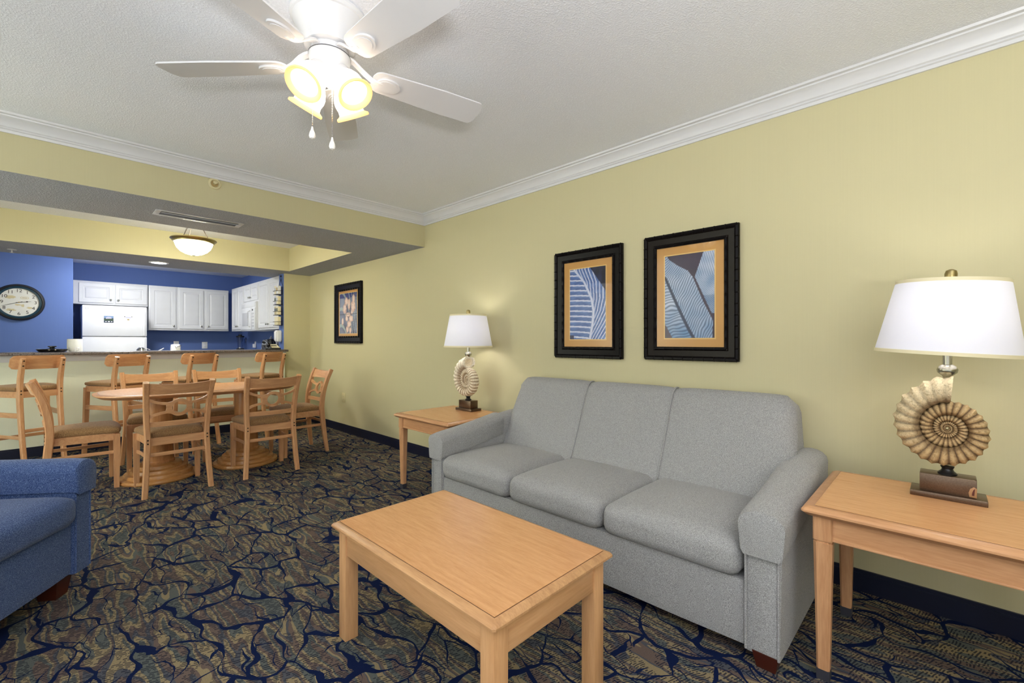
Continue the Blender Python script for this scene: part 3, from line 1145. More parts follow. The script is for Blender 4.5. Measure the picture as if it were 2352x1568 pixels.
def outlet(label, loc, rz, w=.072, h=.116, mat='ivory'):
    t = thing('wall_outlet', label, 'outlet', loc, rz)
    MB().box(-w / 2, w / 2, -.007, 0, -h / 2, h / 2, .003).build('cover_plate', M[mat], t)
    for z in (-.021, .021):
        r = MB().box(-.015, .015, -.009, -.004, z - .014, z + .014, .003).build('receptacle', M[mat], t)
        MB().box(-.007, -.005, -.0095, -.0085, z - .003, z + .007).box(.005, .007, -.0095, -.0085, z - .003, z + .007).build('slot', M['ink'], r)
    return t


outlet('ivory outlet low on the yellow wall between chair and end table', (XR, 5.60, .441), -pi / 2, .09, .122)

# ------------------------------------------------------------------ dining chairs


def bow(x, half, k):
    return -k * (1 - (x / half) ** 2)


def dining_chair(label, x, y, rz):
    t = thing('dining_chair', label, 'chair', (x, y, 0), rz, 'six dining chairs around the table')
    path = [(-.238, 0), (-.212, .20), (-.193, .40), (-.190, .50), (-.203, .62), (-.233, .74), (-.285, .868)]

    def py(z):
        for (a, b), (c, d) in zip(path, path[1:]):
            if b <= z <= d:
                return a + (c - a) * (z - b) / (d - b)
        return path[-1][0]
    def xr(z):
        return .188 + .022 * max(0, 1 - z / .42) ** 1.3 + .020 * max(0, (z - .45) / .42)
    for s_ in (-1, 1):
        sp = spline([(s_ * xr(z), a, z) for a, z in path], 4)
        sz = []
        for p in sp:
            z = p.z
            sz.append((.036, .034 + .014 * min(1, z / .3) - .010 * max(0, (z - .55) / .32)))
        lg = MB().sweep(sp, sz, (1, 0, 0)).build('rear_leg', M['woodz'], t, 30)
        for z in (.402, .428):
            MB().cyl(.0055, 0, .004, 10, T(s_ * .188, py(z) - .0222, z) @ R(90, 'X')).build('screw', M['screw'], lg)
        rings = []
        for z, h in ((0, .016), (.25, .019), (.43, .021)):
            rings.append([(s_ * .205 - h, .185 - h, z), (s_ * .205 + h, .185 - h, z), (s_ * .205 + h, .185 + h, z), (s_ * .205 - h, .185 + h, z)])
        MB().layers(rings).build('front_leg', M['woodz'], t, 25)

    def bent(name, zlo, zhi, half, k, thick, rise=0.0):
        mb = MB()
        n = 14
        rings = []
        for i in range(n + 1):
            u = -half + 2 * half * i / n
            e = (u / half) ** 2
            yb = bow(u, half, k)
            za, zb_ = zlo, zhi + rise * e
            ya, y2 = py((za)) + yb, py(min(.866, zb_)) + yb
            rings.append([(u, ya - thick / 2, za), (u, ya + thick / 2, za), (u, y2 + thick / 2, zb_), (u, y2 - thick / 2, zb_)])
        mb.layers(rings)
        return mb.build(name, M['woodx'], t, 40)
    bent('top_rail', .772, .846, .200, .034, .022, .014)
    bent('lower_rail', .524, .560, .186, .026, .018)
    # pierced splat: ring with four flaring arms
    mb = MB()
    zc0, thick = .664, .016

    def place(u, z):
        return py(z) + bow(u, .2, .030)

    def strip(pa, pb):
        """two polylines (u,z) making a flat bent strip"""
        rings = []
        for (u1, z1), (u2, z2) in zip(pa, pb):
            a, b = place(u1, z1), place(u2, z2)
            rings.append([(u1, a - thick / 2, z1), (u1, a + thick / 2, z1), (u2, b + thick / 2, z2), (u2, b - thick / 2, z2)])
        mb.layers(rings)
    n = 28
    ro, ri = .068, .045
    vv, ff = [], []
    for i in range(n):
        a = 2 * pi * i / n
        for r in (ro, ri):
            u, z = r * cos(a) * 1.02, zc0 + r * sin(a)
            yy = place(u, z)
            vv += [(u, yy - thick / 2, z), (u, yy + thick / 2, z)]
    for i in range(n):
        a, b = i * 4, ((i + 1) % n) * 4
        ff += [(a, b, b + 1, a + 1), (a + 2, a + 3, b + 3, b + 2), (a, a + 2, b + 2, b), (a + 1, b + 1, b + 3, a + 3)]
    mb.add(vv, ff)
    for sx in (-1, 1):
        for sz_ in (-1, 1):
            pa = [(sx * u, zc0 + sz_ * z) for u, z in ((.046, .048), (.075, .042), (.11, .047), (.15, .060), (.196, .086))]
            pb = [(sx * u, zc0 + sz_ * z) for u, z in ((.054, .022), (.080, .023), (.11, .028), (.15, .039), (.190, .056))]
            strip(pa, pb)
        strip([(sx * .054, zc0 - .026), (sx * .056, zc0), (sx * .054, zc0 + .026)], [(sx * .084, zc0 - .026), (sx * .080, zc0), (sx * .084, zc0 + .026)])
        strip([(sx * .176, zc0 - .055), (sx * .180, zc0), (sx * .184, zc0 + .055)], [(sx * .203, zc0 - .078), (sx * .205, zc0), (sx * .207, zc0 + .082)])
    mb.build('back_splat', M['woodx'], t, 35)

    def wf(p):
        k = 1 + .16 * (p.y / .21)
        return (p.x * k, p.y + .02 * (p.x / .2) ** 2 * (-1 if p.y > .12 else 0), p.z)
    MB().cushion(-.195, .195, -.185, .225, .428, .488, .030, crown=.020, n=10, fn=wf).build('seat', M['tweed'], t)

    def outline(ins, z):
        pts = []
        for x_, y_ in ((-.178, -.195), (.178, -.195), (.198, .05), (.208, .17), (.192, .198), (.0, .206), (-.192, .198), (-.208, .17), (-.198, .05)):
            pts.append((x_ * (1 - ins), y_ * (1 - ins), z))
        return pts
    MB().layers([outline(0, .380), outline(0, .438)]).build('seat_frame', M['woodx'], t, 30)
    for s_ in (-1, 1):
        MB().sweep(bez((s_ * .190, -.205, .285), (s_ * .175, .0, .285), (s_ * .203, .175, .285), 6), (.026, .012), (0, 0, 1)).build('side_stretcher', M['woody'], t, 30)
    MB().sweep(bez((-.185, -.205, .315), (0, -.225, .315), (.185, -.205, .315), 6), (.026, .012), (0, 0, 1)).build('rear_stretcher', M['woodx'], t, 30)
    return t


dining_chair('dining chair with its pierced back to the viewer, front left of the table', .69, 4.495, radians(1))
dining_chair('dining chair with its pierced back to the viewer, front right of the table', 1.365, 4.49, radians(-1))
dining_chair('dining chair pulled out at the right end of the table, near the yellow wall', 1.825, 4.965, radians(90))
dining_chair('dining chair seen side on at the left end of the table behind the armchair', .185, 4.985, radians(-90))
dining_chair('dining chair across the table facing the viewer, left of the far pair', .685, 5.36, radians(181))
dining_chair('dining chair across the table facing the viewer, right of the far pair', 1.25, 5.36, radians(180))

# ------------------------------------------------------------------ dining table
dt = thing('dining_table', 'long rounded wooden dining table on two stepped round pedestals', 'table', (.985, 4.87, 0))


def superell(a, b, z, n=64, e=3.0):
    out = []
    for i in range(n):
        q = 2 * pi * i / n
        c, s_ = cos(q), sin(q)
        out.append((a * math.copysign(abs(c) ** (2 / e), c), b * math.copysign(abs(s_) ** (2 / e), s_), z))
    return out


A_, B_ = .755, .432
tp = MB().layers([superell(A_ - i, B_ - i, z) for i, z in ((.045, .712), (.035, .716), (.008, .732), (0, .738), (.002, .746), (.012, .750))]).build('tabletop', M['woodx'], dt, 30)
MB().layers([superell(A_ - .034, B_ - .034, .7495), superell(A_ - .034, B_ - .034, .7508)]).build('reveal', M['darkline'], tp)
MB().layers([superell(A_ - .036, B_ - .036, .7496), superell(A_ - .036, B_ - .036, .7516)]).build('laminate_inset', M['laminate'], tp)
for x in (-.335, .335):
    MB().lathe([(0, .135), (.112, .135), (.112, .15), (.105, .16), (.098, .35), (.098, .70), (.20, .705), (.20, .714), (0, .714)], 36, T(x, 0, 0)).build('pedestal_column', M['amber'], dt, 30)
    MB().lathe([(0, 0), (.268, 0), (.274, .012), (.270, .030), (.240, .036), (.238, .046), (.232, .062), (.205, .068), (.203, .078), (.197, .094), (.168, .100), (.166, .110), (.160, .126), (.120, .134), (0, .136)], 48, T(x, 0, 0)).build('pedestal_base', M['amberd'], dt, 30)

# ------------------------------------------------------------------ bar stools


def bar_stool(label, x, y, rz):
    t = thing('bar_stool', label, 'stool', (x, y, 0), rz, 'four bar stools along the counter')
    path = [(-.295, 0), (-.240, .30), (-.200, .60), (-.197, .72), (-.205, .82), (-.232, .93), (-.258, 1.018), (-.262, 1.03)]

    def py(z):
        for (a, b), (c, d) in zip(path, path[1:]):
            if b <= z <= d:
                return a + (c - a) * (z - b) / (d - b)
        return path[-1][0]
    for s_ in (-1, 1):
        sp = spline([(s_ * .136, a, z) for a, z in path[:-1]], 4)
        sz = [(.034, .040 + .016 * max(0, 1 - abs(p.z - .66) / .35) - .008 * max(0, (p.z - .9) / .13)) for p in sp]
        lg = MB().sweep(sp, sz, (1, 0, 0), ch=.2).build('rear_leg', M['woodz'], t, 30)
        for z in (.695, .725, .950, .995):
            xx = s_ * .136
            MB().cyl(.006, 0, .006, 10, T(xx, py(z) - .0205, z) @ R(90, 'X')).build('screw', M['screw'], lg)
        rings = []
        for z, h, xx, yy in ((0, .016, .200, .200), (.4, .019, .190, .192), (.70, .020, .184, .186)):
            rings.append([(s_ * xx - h, yy - h, z), (s_ * xx + h, yy - h, z), (s_ * xx + h, yy + h, z), (s_ * xx - h, yy + h, z)])
        MB().layers(rings).build('front_leg', M['woodz'], t, 25)
    # curved plywood back panel with rounded corners, wrapping forward
    rings = []
    n = 22
    hw = .188
    for i in range(n + 1):
        u = -hw + 2 * hw * i / n
        e = abs(u) / hw
        cr = .030 * max(0, (e - .84) / .16) ** 2.4
        yb = .012 + .074 * (u / hw) ** 2
        zl, zh = .918 + cr, 1.042 - cr
        rings.append([(u, py(zl) + yb, zl), (u, py(zl) + yb + .012, zl), (u, py(1.03) + yb + .012 + .002, zh), (u, py(1.03) + yb + .002, zh)])
    MB().layers(rings).build('back_panel', M['woodx'], t, 40)

    def wf(p):
        return (p.x * (1 + .10 * p.y / .2), p.y, p.z)
    MB().cushion(-.186, .186, -.188, .208, .715, .762, .024, crown=.014, n=8, fn=wf).build('seat', M['tweed'], t)
    MB().layers([[(-.14, -.2, z), (.14, -.2, z), (.180, .0, z), (.196, .18, z), (.15, .200, z), (-.15, .200, z), (-.196, .18, z), (-.180, .0, z)] for z in (.660, .718)]).build('seat_frame', M['woodx'], t, 30)
    for s_ in (-1, 1):
        MB().sweep([(s_ * .138, -.205, .50), (s_ * .198, .19, .50)], (.045, .014), (0, 0, 1)).build('side_rail', M['woody'], t, 30)
        MB().sweep(bez((s_ * .140, -.235, .30), (s_ * .15, 0, .30), (s_ * .206, .19, .30), 6), (.028, .016), (0, 0, 1)).build('side_stretcher', M['woody'], t, 30)
    MB().sweep(bez((-.20, .195, .26), (0, .215, .26), (.20, .195, .26), 6), (.030, .022), (0, 0, 1)).build('footrest', M['woodx'], t, 30)
    MB().sweep(bez((-.13, -.230, .36), (0, -.19, .36), (.13, -.230, .36), 6), (.030, .014), (0, 0, 1)).build('rear_stretcher', M['woodx'], t, 30)
    return t


for lab, x in (('bar stool farthest left, partly cut off by the picture edge', -.136), ('bar stool behind the left end of the dining table', .497),
               ('bar stool between the two far dining chairs', 1.112), ('bar stool at the right end of the counter, below the telephone', 1.844)):
    bar_stool(lab, x, 6.2, radians(21))

# ------------------------------------------------------------------ ceiling fan
FX, FY = .764, 1.736
fan = thing('ceiling_fan', 'white five blade ceiling fan with four glass lights', 'fan', (FX, FY, ZC))
Z0 = ZC


def zz(pr):
    return [(r, z - Z0) for r, z in pr]


MB().lathe(zz([(0, 2.4398), (.143, 2.4398), (.145, 2.430), (.140, 2.420), (.134, 2.417), (.132, 2.410), (.124, 2.395), (.112, 2.372), (.101, 2.345), (.096, 2.325), (.092, 2.318), (.078, 2.316), (0, 2.316)]), 48).build('motor_housing', M['fanwhite'], fan, 30)
MB().lathe(zz([(0, 2.317), (.068, 2.317), (.068, 2.292), (0, 2.292)]), 40).build('flywheel', M['fanwhite'], fan, 30)
MB().lathe(zz([(0, 2.290), (.074, 2.290), (.077, 2.286), (.077, 2.276), (.073, 2.255), (.060, 2.228), (.046, 2.210), (.040, 2.196), (.030, 2.182), (.012, 2.176), (.010, 2.168), (0, 2.164)]), 40).build('light_kit_housing', M['fanwhite'], fan, 30)
MB().lathe(zz([(.0775, 2.2895), (.0785, 2.2895), (.0785, 2.2875), (.0775, 2.2875), (.0775, 2.2895)]), 40).build('dark_gap_ring', M['dgrey'], fan)
for k in range(5):
    Mz = R(-12 + 72 * k, 'Z')
    Mb = Mz @ T(0, 0, 2.252 - Z0) @ R(-12, 'X')
    out = []
    n = 60
    top = []
    for i in range(n + 1):
        x = .165 + (.665 - .165) * i / n
        u = i / n
        w = .056 + .016 * min(1, u / .6)
        if u < .08:
            w *= sqrt(max(.0, 1 - ((.08 - u) / .08) ** 2)) * .55 + .45
        if u > .90:
            w *= (1 - .5 * ((u - .90) / .10) ** 6)
        top.append((x, w))
    poly = [(x, -w) for x, w in top] + [(x, w) for x, w in reversed(top)]
    bl = MB().prism(poly, -.003, .003, Mb).build('blade', M['fanwhite'], fan, 30)
    ir = MB()
    pts = [Mz @ Vector(p) for p in ((.055, 0, 2.303 - Z0), (.085, 0, 2.302 - Z0), (.115, .004, 2.285 - Z0), (.145, .0, 2.262 - Z0), (.175, 0, 2.247 - Z0), (.205, 0, 2.244 - Z0))]
    ir.sweep(spline(pts, 3), (.030, .010), tuple(Mz.to_3x3() @ Vector((0, 1, 0))), ch=.3)
    med = []
    for i in range(28):
        a = 2 * pi * i / 28
        r = .040 + .008 * cos(a)
        med.append((.222 + 1.25 * r * cos(a), r * .92 * sin(a)))
    ir.prism(med, -.0105, -.003, Mb)
    ir.prism([(.222 + (x - .222) * .78, y * .78) for x, y in med], -.0125, -.010, Mb)
    ir.build('blade_iron', M['fanwhite'], bl, 30)
for k in range(4):
    azm = -158.5 + 90 * k
    Ma = R(azm, 'Z') @ T(.052, 0, 2.222 - Z0) @ R(-35, 'Y')      # local -z points down and outwards
    ft = MB().lathe([(0, .012), (.018, .010), (.030, 0), (.034, -.012), (.035, -.030), (0, -.030)], 24, Ma).build('lamp_holder', M['fanwhite'], fan, 30)
    shd = MB().lathe([(.032, -.024), (.034, -.030), (.046, -.050), (.053, -.070), (.054, -.085), (.050, -.105), (.052, -.122)], 32, Ma).build('light_shade', M['frost'], fan, 60, recalc=False)
    MB().lathe([(.052, -.120), (.058, -.124), (.066, -.128), (.068, -.134), (.066, -.139), (.061, -.138), (.058, -.132), (.051, -.126), (.052, -.120)], 32, Ma).build('shade_rim', M['frostrim'], shd, 60)
    MB().lathe([(0, -.028), (.012, -.030), (.020, -.055), (.024, -.075), (.020, -.094), (0, -.10)], 16, Ma).build('bulb', M['fanbulb'], ft)


def chain(x, y, z0, z1):
    mb = MB()
    n = int((z0 - z1 - .05) / .0065)
    for i in range(n):
        z = z0 - i * .0065 - Z0
        mb.lathe([(0, z + .0025), (.0022, z + .0012), (.0022, z - .0012), (0, z - .0025)], 6, T(x - FX, y - FY, 0))
    ch = mb.build('pull_chain', M['chrome'], fan)
    zb = z1 - Z0
    MB().lathe([(0, zb), (.009, zb + .004), (.0125, zb + .013), (.010, zb + .026), (.005, zb + .038), (.003, zb + .050), (0, zb + .051)], 16, T(x - FX, y - FY, 0)).build('pull_pendant', M['white'], ch)


chain(.716, 1.786, 2.225, 1.965)
chain(.770, 1.728, 2.17, 1.922)

# ------------------------------------------------------------------ ceiling fixtures beyond the beam
pl = thing('pendant_light', 'brass rimmed glass bowl light hanging in the dining ceiling recess', 'light', (1.016, 5.5, ZC))
MB().lathe([(0, -.0005), (.062, -.0005), (.064, -.010), (.045, -.022), (.012, -.028), (0, -.028)], 28).build('canopy', M['brass'], pl, 30)
for k in range(3):
    a = radians(100 + 120 * k)
    MB().tube([(.03 * cos(a), .03 * sin(a), -.022), (.135 * cos(a), .135 * sin(a), -.232)], .004, 6).lathe([(0, -.218), (.010, -.222), (.008, -.236), (0, -.238)], 10, T(.137 * cos(a), .137 * sin(a), 0)).build('rod', M['wire'], pl)
MB().lathe([(.150, -.232), (.196, -.228), (.199, -.236), (.190, -.246), (.182, -.252), (.178, -.262), (.165, -.268), (.160, -.262), (.150, -.240), (.150, -.232)], 48).build('rim', M['brass'], pl, 30)
bw = MB().lathe([(.163, -.262), (.158, -.285), (.143, -.320), (.115, -.352), (.075, -.376), (.035, -.388), (.004, -.391)], 48).build('glass_bowl', M['bowl'], pl, 60, recalc=False)
MB().lathe([(0, -.386), (.014, -.388), (.016, -.393), (.008, -.399), (0, -.400)], 16).build('finial', M['brass'], bw)
for s_ in (-1, 1):
    MB().lathe([(0, -.25), (.014, -.255), (.024, -.28), (.020, -.305), (0, -.315)], 14, T(s_ * .06, 0, 0)).build('bulb', M['bowlbulb'], pl)

dl = thing('downlight', 'round recessed downlight in the header above the bar', 'light', (.917, 6.865, ZS))
MB().lathe([(.072, -.0005), (.098, -.0005), (.096, -.006), (.078, -.008), (.072, -.004), (.072, -.0005)], 36).build('trim_ring', M['white'], dl, 30)
MB().lathe([(0, -.003), (.074, -.003), (.074, -.005), (0, -.005)], 36).build('lens', M['disc'], dl)

lamp('downlight_beam', 'SPOT', (.917, 6.865, ZS - .02), 60.0, (0.95, 0.97, 1.0), spot_size=radians(130), spot_blend=0.8, shadow_soft_size=.06)
kl = thing('ceiling_light', 'round kitchen ceiling light behind the header', 'light', (.75, 8.3, ZC))
MB().lathe([(0, -.0005), (.17, -.0005), (.175, -.02), (.17, -.03), (0, -.03)], 36).build('pan', M['white'], kl, 30)
MB().lathe([(.165, -.03), (.15, -.06), (.1, -.085), (0, -.095)], 36).build('diffuser', M['kitlens'], kl, 60)

vt = thing('ceiling_vent', 'long grey slot vent in the underside of the beam', 'vent', (.815, 4.18, ZS))
fr = MB()
W2, D2 = .285, .088
fr.box(-W2, W2, -D2, -D2 + .028, -.006, -.0005, .002).box(-W2, W2, D2 - .028, D2, -.006, -.0005, .002)
fr.box(-W2, -W2 + .034, -D2 + .028, D2 - .028, -.006, -.0005, .002).box(W2 - .034, W2, -D2 + .028, D2 - .028, -.006, -.0005, .002)
fr.build('frame', M['grey'], vt)
MB().box(-W2 + .034, W2 - .034, -D2 + .028, D2 - .028, -.0018, -.0006).build('dark_opening', M['black'], vt)
for y in (-.044,):
    MB().box(-W2 + .036, W2 - .036, -.009, .009, -.002, .002, M=T(0, y, -.007) @ R(35, 'X')).build('slat', M['grey'], vt)

dtc = thing('sidewall_sprinkler', 'round cream sprinkler plate just below the crown moulding of the beam', 'sprinkler', (.827, 3.8, 2.312))
Mx = R(90, 'X')
MB().lathe([(.022, .0005), (.040, .0005), (.041, .004), (.036, .009), (.027, .010), (.024, .004), (.022, .0005)], 32, Mx).build('escutcheon', M['ivory'], dtc, 30)
MB().lathe([(0, .0005), (.023, .0005), (.023, .0015), (0, .0015)], 24, Mx).build('recess', M['tan'], dtc)
MB().cyl(.008, .001, .028, 12, Mx).build('nozzle', M['ivory'], dtc)
MB().box(-.014, .014, -.030, -.027, -.002, .012, .001).box(-.012, -.009, -.028, -.006, -.003, .003).box(.009, .012, -.028, -.006, -.003, .003).build('deflector', M['ivory'], dtc)
hs = thing('ceiling_sprinkler', 'small pendent sprinkler under the header at upper left', 'sprinkler', (-.28, 6.98, ZS))
MB().lathe([(0, -.0005), (.035, -.0005), (.034, -.005), (.012, -.008), (0, -.008)], 24).build('escutcheon', M['grey'], hs, 30)
MB().cyl(.006, -.034, -.006, 10).build('nozzle', M['grey'], hs)
MB().lathe([(0, -.034), (.016, -.034), (.016, -.037), (0, -.037)], 16).build('deflector', M['grey'], hs)

# ------------------------------------------------------------------ kitchen


def cabinet(name, label, loc, rz, w, h, doors, depth=.32, group='white kitchen wall cabinets', z_in=.03, cat='cabinet'):
    """local: x along the front, -y is the room side; front face of the box at y=0"""
    t = thing(name, label, cat, loc, rz, group)
    MB().box(0, w, 0, depth, 0, h, .002).build('body', M['cab'], t)
    for (x0, x1, knob) in doors:
        zl, zh = z_in, h - z_in - .005
        rings = []
        for ins, y in ((0, -.002), (0, -.018), (.004, -.020), (.050, -.020), (.056, -.012), (.066, -.011), (.084, -.019), (.088, -.0195)):
            rings.append([(x0 + ins, y, zl + ins), (x1 - ins, y, zl + ins), (x1 - ins, y, zh - ins), (x0 + ins, y, zh - ins)])
        d = MB().layers(rings).build('door', M['cab'], t, 12)
        kx = x1 - .035 if knob == 'r' else x0 + .035
        MB().lathe([(0, -.001), (.006, 0), (.006, .012), (.014, .018), (.015, .026), (.008, .030), (0, .031)], 14, T(kx, -.019, zl + .05) @ R(90, 'X')).build('knob', M['steel'], d)
    return t


YC = 9.74
cabinet('wall_cabinet', 'short white two door cabinet above the refrigerator', (.245, YC, 1.762), 0, .905, .368, [(.062, .468, 'r'), (.492, .893, 'l')], .305)
cabinet('wall_cabinet', 'tall single door white cabinet right beside the refrigerator', (1.165, YC, 1.365), 0, .40, .765, [(.020, .372, 'r')], .305)
cabinet('wall_cabinet', 'tall white two door cabinet in the middle of the rear kitchen wall', (1.566, YC, 1.365), 0, .78, .765, [(.022, .378, 'r'), (.416, .770, 'l')], .305)
cabinet('wall_cabinet', 'narrow white two door cabinet in the kitchen corner', (2.32, 9.42, 1.355), -pi / 2, .78, .775, [(.09, .425, 'r'), (.44, .765, 'l')], .325)
cabinet('wall_cabinet', 'short white two door cabinet above the microwave', (2.32, 8.635, 1.815), -pi / 2, .765, .315, [(.02, .375, 'r'), (.39, .745, 'l')], .325)
cabinet('wall_cabinet', 'tall white two door cabinet beside the brochure rack', (2.32, 7.868, 1.355), -pi / 2, .965, .775, [(.02, .475, 'r'), (.49, .945, 'l')], .325)

mw = thing('microwave', 'white microwave oven under the short cabinets', 'microwave', (2.27, 8.632, 1.345), -pi / 2)
MB().box(0, .758, 0, .375, 0, .468, .006).build('body', M['white'], mw)
MB().box(.01, .56, -.012, 0, .02, .37, .004).build('door', M['white'], mw)
MB().box(.10, .42, -.0145, -.011, .08, .30, .002).build('window', M['grey'], mw)
MB().tube([(.515, -.014, .06), (.515, -.040, .08), (.515, -.040, .31), (.515, -.014, .33)], .009, 8).build('handle', M['white'], mw)
MB().box(.575, .75, -.010, 0, .02, .37, .003).build('control_panel', M['white'], mw)
MB().lathe([(0, 0), (.014, 0), (.013, .008), (0, .009)], 14, T(.64, -.010, .335) @ R(90, 'X')).build('dial', M['dgrey'], mw)
kp = MB()
for r_ in range(5):
    for c_ in range(3):
        kp.box(.600 + c_ * .04, .626 + c_ * .04, -.0115, -.0095, .06 + r_ * .05, .09 + r_ * .05)
kp.build('keypad', M['grey'], mw)
MB().box(.02, .74, -.006, 0, .385, .455, .002).build('vent_grille', M['white'], mw)

fr = thing('refrigerator', 'white top freezer refrigerator beside the clock wall', 'refrigerator', (.328, 9.27, 0))
MB().box(0, .757, .055, .76, .02, 1.722, .008).build('body', M['white'], fr)
d = MB().box(0, .757, 0, .05, 1.252, 1.722, .010).build('freezer_door', M['white'], fr)
MB().box(.700, .735, -.022, 0, 1.26, 1.66, .008).build('handle', M['white'], d)
MB().lathe([(.014, 0), (.020, 0), (.020, .002), (.014, .002), (.014, 0)], 20, T(.052, 0, 1.672) @ R(90, 'X')).build('emblem', M['grey'], d)
d = MB().box(0, .757, 0, .05, .09, 1.240, .010).build('fridge_door', M['white'], fr)
MB().box(.700, .735, -.022, 0, .70, 1.235, .008).build('handle', M['white'], d)
MB().box(.02, .737, .03, .06, 0, .085).build('kick_plate', M['dgrey'], fr)

nt = thing('fridge_notice', 'small dark landscape notice stuck on the freezer door', 'notice', (.625, 9.27, 1.512))
MB().box(-.055, .055, -.002, 0, -.052, .052).build('card', M['navyprint'], nt)
MB().box(-.054, .054, -.0026, -.0018, .018, .051).build('sky_band', M['skyprint'], nt)
MB().box(-.054, .054, -.0026, -.0018, -.018, .004).build('green_band', M['greenprint'], nt)
pz = MB()
pz.prism([(-.034, .008), (.034, .012), (.030, .034), (-.010, .040), (-.034, .028)], .0026, .0032, R(90, 'X'))
pz.build('script_patch', M['lilac'], nt)
for x, w in ((-.032, .010), (.002, .013), (.034, .010)):
    MB().prism([(x + w * cos(a), -.034 + w * .7 * sin(a)) for a in [i * pi / 5 for i in range(10)]], .0026, .0032, R(90, 'X')).build('button', M['white'], nt)
nt = thing('fridge_notice', 'small white notice with grey banner on the freezer door', 'notice', (.855, 9.27, 1.515))
MB().box(-.052, .052, -.002, 0, -.055, .055).build('card', M['white'], nt)
MB().prism([(-.04, .045), (.04, .045), (.028, .022), (-.028, .022)], .0022, .003, R(90, 'X')).build('banner', M['lilac'], nt)
for x in (-.043, .043):
    MB().prism([(x + .007 * cos(a), .045 + .007 * sin(a)) for a in [i * pi / 4 for i in range(8)]], .0022, .003, R(90, 'X')).build('corner_dot', M['ink'], nt)
MB().box(-.013, .013, -.003, -.0018, -.010, .010).build('figure_block', M['tan'], nt)
MB().box(-.036, -.008, -.003, -.0018, -.030, -.026).box(-.036, .036, -.003, -.0018, -.044, -.041).build('text_line', M['grey'], nt)

# counters, range and things on them
for nm, lab, a in (('base_cabinet', 'white base cabinet run under the rear kitchen worktop', (1.12, 2.64, 9.45, 10.04)), ('base_cabinet', 'white base cabinet between range and return wall', (2.05, 2.64, 6.98, 7.84)), ('base_cabinet', 'white sink cabinet behind the breakfast bar', (-.9, 1.9, 6.80, 7.36))):
    t = thing(nm, lab, 'cabinet', (a[0], a[2], 0), 0, 'white kitchen base cabinets')
    MB().box(0, a[1] - a[0], 0, a[3] - a[2], .09, .868, .003).build('body', M['cab'], t)
    MB().box(.03, a[1] - a[0] - .03, .04, a[3] - a[2] - .04, 0, .09).build('plinth', M['dgrey'], t)
for lab, a in (('granite worktop along the rear kitchen wall', (1.10, 2.645, 9.42, 10.045)), ('granite worktop beside the range', (2.03, 2.645, 6.90, 7.85)), ('granite sink worktop behind the breakfast bar', (-.92, 1.92, 6.79, 7.38))):
    tag(MB().box(a[0], a[1], a[2], a[3], .87, .908, .004).build('worktop', M['granite']), lab, 'worktop', 'granite kitchen worktops')

rg = thing('range', 'white electric range with raised control panel on the right kitchen wall', 'range', (2.02, 8.64, 0), -pi / 2)
MB().box(0, .76, 0, .615, .02, .905, .004).build('body', M['white'], rg)
MB().box(.03, .73, -.02, 0, .25, .78, .006).build('oven_door', M['white'], rg)
bgp = MB()
rings = []
for y, z in ((.54, .905), (.575, 1.15), (.585, 1.19), (.60, 1.198), (.612, 1.18), (.612, .905)):
    rings.append([(0.0, y, z), (.25, y, z + (.012 if z > 1.14 else 0)), (.51, y, z + (.012 if z > 1.14 else 0)), (.76, y, z)])
v = [p for r in rings for p in r]
k = len(rings)
f = []
for i in range(k):
    i2 = (i + 1) % k
    for j in range(3):
        f.append((i * 4 + j, i * 4 + j + 1, i2 * 4 + j + 1, i2 * 4 + j))
f += [tuple(i * 4 for i in range(k)), tuple(i * 4 + 3 for i in range(k - 1, -1, -1))]
bgp.add(v, f)
bp = bgp.build('control_panel', M['white'], rg, 30)
for x, m_ in ((.09, 'grey'), (.2, 'grey'), (.40, 'black'), (.56, 'grey'), (.67, 'grey')):
    MB().lathe([(0, 0), (.020, 0), (.018, .018), (0, .019)], 16, T(x, .556, 1.03) @ R(81, 'X')).build('knob', M[m_], bp)
MB().box(.04, .72, .05, .52, .904, .912, .002).build('cooktop', M['black'], rg)

kt = thing('kettle', 'black stovetop kettle at the back of the range', 'kettle', (2.46, 7.74, .908))
MB().lathe([(0, 0), (.075, 0), (.082, .02), (.078, .10), (.066, .16), (.060, .25), (.064, .29), (.050, .30), (0, .305)], 24).build('body', M['black'], kt, 40)
MB().lathe([(0, .30), (.028, .302), (.030, .320), (.014, .330), (.016, .345), (0, .35)], 16).build('lid', M['chrome'], kt)
MB().tube(spline([(0, -.060, .26), (0, -.11, .25), (0, -.118, .16), (0, -.078, .08)], 4), .009, 8).build('handle', M['black'], kt)

bd = thing('blender', 'countertop blender with black lid on the rear worktop', 'blender', (2.535, 9.72, .908))
MB().layers([superell(.075, .075, z, 24, 4) if k == 0 else superell(.060, .060, z, 24, 4) for k, z in ((0, 0), (0, .04), (1, .13))]).build('motor_base', M['black'], bd, 40)
MB().lathe([(0, .13), (.045, .13), (.047, .155), (0, .155)], 20).build('collar', M['chrome'], bd)
MB().lathe([(0, .155), (.045, .157), (.062, .32), (.066, .345)], 24).build('jar', M['clear'], bd, 40)
MB().lathe([(0, .342), (.070, .342), (.071, .365), (.045, .372), (.030, .376), (.030, .395), (0, .397)], 24).build('lid', M['black'], bd, 40)
MB().tube(spline([(.06, 0, .31), (.095, 0, .30), (.095, 0, .22), (.055, 0, .19)], 4), .008, 8).build('handle', M['clear'], bd)

